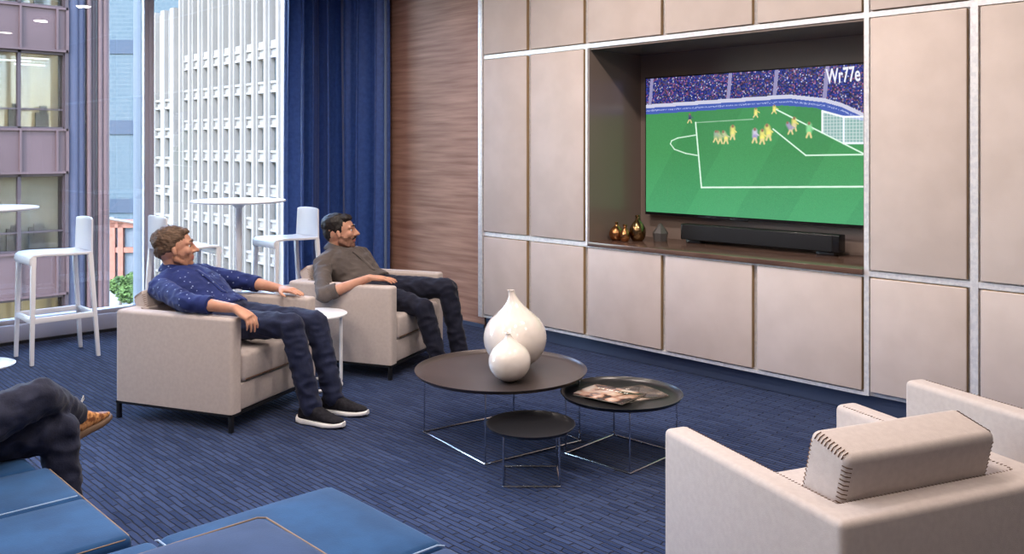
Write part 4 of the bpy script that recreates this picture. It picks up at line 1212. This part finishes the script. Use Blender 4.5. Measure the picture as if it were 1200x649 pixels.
# --- pale blue glass tower
def lattice_mat():
    m = mat('blue_curtain_wall', (.03, .04, .05), .8, .0, spec=.1)
    v = coords(m, (1, 1, 1)); b = nd(m, 'ShaderNodeTexBrick'); b.inputs['Scale'].default_value = 1
    b.inputs['Brick Width'].default_value = 1.1; b.inputs['Row Height'].default_value = .8; b.inputs['Mortar Size'].default_value = .10
    b.inputs['Color1'].default_value = (0.0192, 0.0291, 0.0366, 1); b.inputs['Color2'].default_value = (0.0236, 0.0335, 0.0409, 1); b.inputs['Mortar'].default_value = (0.0291, 0.0391, 0.0453, 1)
    b.offset = .33; b.offset_frequency = 3
    sp = nd(m, 'ShaderNodeSeparateXYZ'); cb = nd(m, 'ShaderNodeCombineXYZ'); lk(m, v, sp.inputs[0]); lk(m, sp.outputs[0], cb.inputs[0]); lk(m, sp.outputs[2], cb.inputs[1])
    ad = nd(m, 'ShaderNodeVectorMath', operation='ADD'); lk(m, cb.outputs[0], ad.inputs[0])
    lk(m, cb.outputs[0], b.inputs['Vector']); lk(m, b.outputs['Color'], bsdf(m).inputs['Base Color']); return m
gp = R(-70, 172); gt = tag(empty('glass_tower', (gp.x, gp.y, GZ_), AZ), 'pale blue glass tower with grey floor bands standing far behind', 'building')
bm = bmesh.new(); add_box(bm, -11, 13, 0, 18, 0, 52)
obj('facade', bm, lattice_mat(), gt)
mb_ = mat('grey_blue_band', (.016, .022, .032), .9, spec=.1)
for z in (-9.6, 5.6, 21.2):
    bm = bmesh.new(); add_box(bm, -11.2, 13.2, -.25, 18.2, z - 1.35 - GZ_, z + 1.35 - GZ_); obj('floor_band', bm, mb_, gt)
# --- red brick building and street life
rb = R(-54.5, 121); rd = tag(empty('brick_building', (rb.x, rb.y, GZ_), AZ), 'low red brick building with an arched front beyond the street', 'building')
M['brick'] = noisy('red_brick', (0.078, 0.026, 0.016), (0.094, 0.038, 0.024), 1.5, rough=.8)
bm = bmesh.new(); add_box(bm, -8, 3.2, .6, 6, 0, 7.9); obj('wall', bm, mat('pale_infill', (.042, .050, .060), .9, spec=.1), rd)
bm = bmesh.new()
for x in (-7.6, -3.8, 0, 1.1, 3.2): add_box(bm, x - .35, x + .35, 0, .7, 0, 7.9)
add_box(bm, -8, 3.5, 0, .7, 7.2, 8.3); add_box(bm, -8, 3.5, .1, .7, 3.8, 4.5)
N = 14
for k in range(N):
    a0, a1 = PI * k / N, PI * (k + 1) / N
    p, q = V((-2 + 2.1 * math.cos(a0), .3, 4.3 + 2.0 * math.sin(a0))), V((-2 + 2.1 * math.cos(a1), .3, 4.3 + 2.0 * math.sin(a1)))
    add_tube(bm, [p, q], .3, 6)
obj('brick_frame', bm, M['brick'], rd)
bm = bmesh.new(); add_tube(bm, [(-7, -.5, 9.6), (3.5, -.5, 7.9)], .18, 6); add_box(bm, -8, 0, 0, 1, 8.3, 8.6); obj('canopy_beam', bm, M['concrete'], rd)
def tree(c, h, r, label, seed):
    e = tag(empty('street_tree', c), label, 'tree', 'street trees below the window')
    tube('trunk', [(0, 0, 0), (.1, 0, h * .55)], [.18, .1], mat('bark', (0.028, 0.021, 0.016), .9), e, 8)
    rg = random.Random(seed); bm = bmesh.new()
    for k in range(900):
        d = V((rg.gauss(0, 1), rg.gauss(0, 1), rg.gauss(0, 1))).normalized() * r * rg.uniform(.45, 1) ** .5
        p = V((d.x, d.y, h * .68 + d.z * .8)); a, b = frame_for(V((rg.gauss(0, 1), rg.gauss(0, 1), rg.gauss(0, 1)))); s = .22
        bm.faces.new([bm.verts.new(p + a * s), bm.verts.new(p + b * s * .6), bm.verts.new(p - a * s), bm.verts.new(p - b * s * .6)])
    obj('foliage', bm, mat('leaves', (.028, .048, .014), .9, spec=.1), e, smooth=False)
for i, (px_, d_, h_, r_) in enumerate(((141, 101, 3.6, 1.3), (151, 96, 3.4, 1.25), (158, 106, 3.4, 1.2))):
    p_ = R((px_ - 600) / 1040 * d_, d_); tree((p_.x, p_.y, GZ_), h_, r_, 'small bright green street tree far below the window', i)


# ================================================================== LIGHTS
def area(name, loc, rot, sx, sy, power, col, shape='RECTANGLE'):
    l = bpy.data.lights.new(name, 'AREA'); l.shape = shape; l.size = sx
    if shape in ('RECTANGLE', 'ELLIPSE'): l.size_y = sy
    l.energy = power; l.color = col
    o = bpy.data.objects.new(name, l); COL.objects.link(o); o.location = loc; o.rotation_euler = rot
    return o
def downlight(x, y, power, col=(1, .86, .77)):
    e = tag(empty('ceiling_downlight', (x, y, ZC)), 'round recessed ceiling downlight above the lounge', 'ceiling light', 'recessed ceiling downlights')
    lathe('trim_ring', [(.085, -.001), (.11, -.001), (.112, -.008), (.105, -.012), (.088, -.008), (.085, -.001)], M['white'], e, 32)
    lathe('lens', [(0, -.002), (.086, -.002), (.086, -.005), (0, -.005)], mat('lamp_lens', (.8, .8, .8), emit=(1, .85, .68), estr=1), e, 24)
    a = area('downlight_lamp', (x, y, ZC - .02), (0, 0, 0), .17, .17, power, col, 'DISK'); 
    a.data.spread = math.radians(170)
for x in (-5.6, -3.9, -2.2, -.5, 1.2):
    for y in (-1.6, .4, 2.1, 3.7):
        pw = {-5.6: 12, -3.9: 30, -2.2: 30, -.5: 12, 1.2: 5}[x]
        downlight(x, y, pw)
# daylight through the glazing (portal only guides sampling)
pl = area('window_portal', (XW - .09, .2, 1.7), (0, -PI / 2, 0), 3.1, 8.8, 1, (1, 1, 1)); pl.data.cycles.is_portal = True
sun = bpy.data.lights.new('sun', 'SUN'); sun.energy = 10.0; sun.angle = math.radians(.6); sun.color = (1, .95, .88)
so = bpy.data.objects.new('sun', sun); COL.objects.link(so)
sd = V((-.42, .74, -.80)).normalized()
so.rotation_euler = sd.to_track_quat('-Z', 'Y').to_euler()
w = bpy.data.worlds.new('world'); scene.world = w; w.use_nodes = True
nt = w.node_tree; bg = nt.nodes['Background']
sky = nt.nodes.new('ShaderNodeTexSky'); sky.sky_type = 'NISHITA'; sky.sun_disc = False; sky.sun_elevation = math.radians(44); sky.sun_rotation = math.radians(150)
hs_ = nt.nodes.new('ShaderNodeHueSaturation'); hs_.inputs['Saturation'].default_value = .85
nt.links.new(sky.outputs[0], hs_.inputs['Color']); nt.links.new(hs_.outputs[0], bg.inputs['Color']); bg.inputs['Strength'].default_value = 4.6

# ------------------------------------------------------------------ view
vs = scene.view_settings
scene.display_settings.display_device = 'sRGB'
vs.view_transform = 'Standard'; vs.look = 'None'; vs.gamma = 1; vs.use_curve_mapping = False
vs.exposure = 0.06
cy = scene.cycles
cy.use_denoising = True
try: cy.denoiser = 'OPENIMAGEDENOISE'
except Exception: pass
cy.max_bounces = 8; cy.diffuse_bounces = 4; cy.glossy_bounces = 4; cy.transparent_max_bounces = 12; cy.caustics_reflective = False; cy.caustics_refractive = False
cy.sample_clamp_indirect = 6
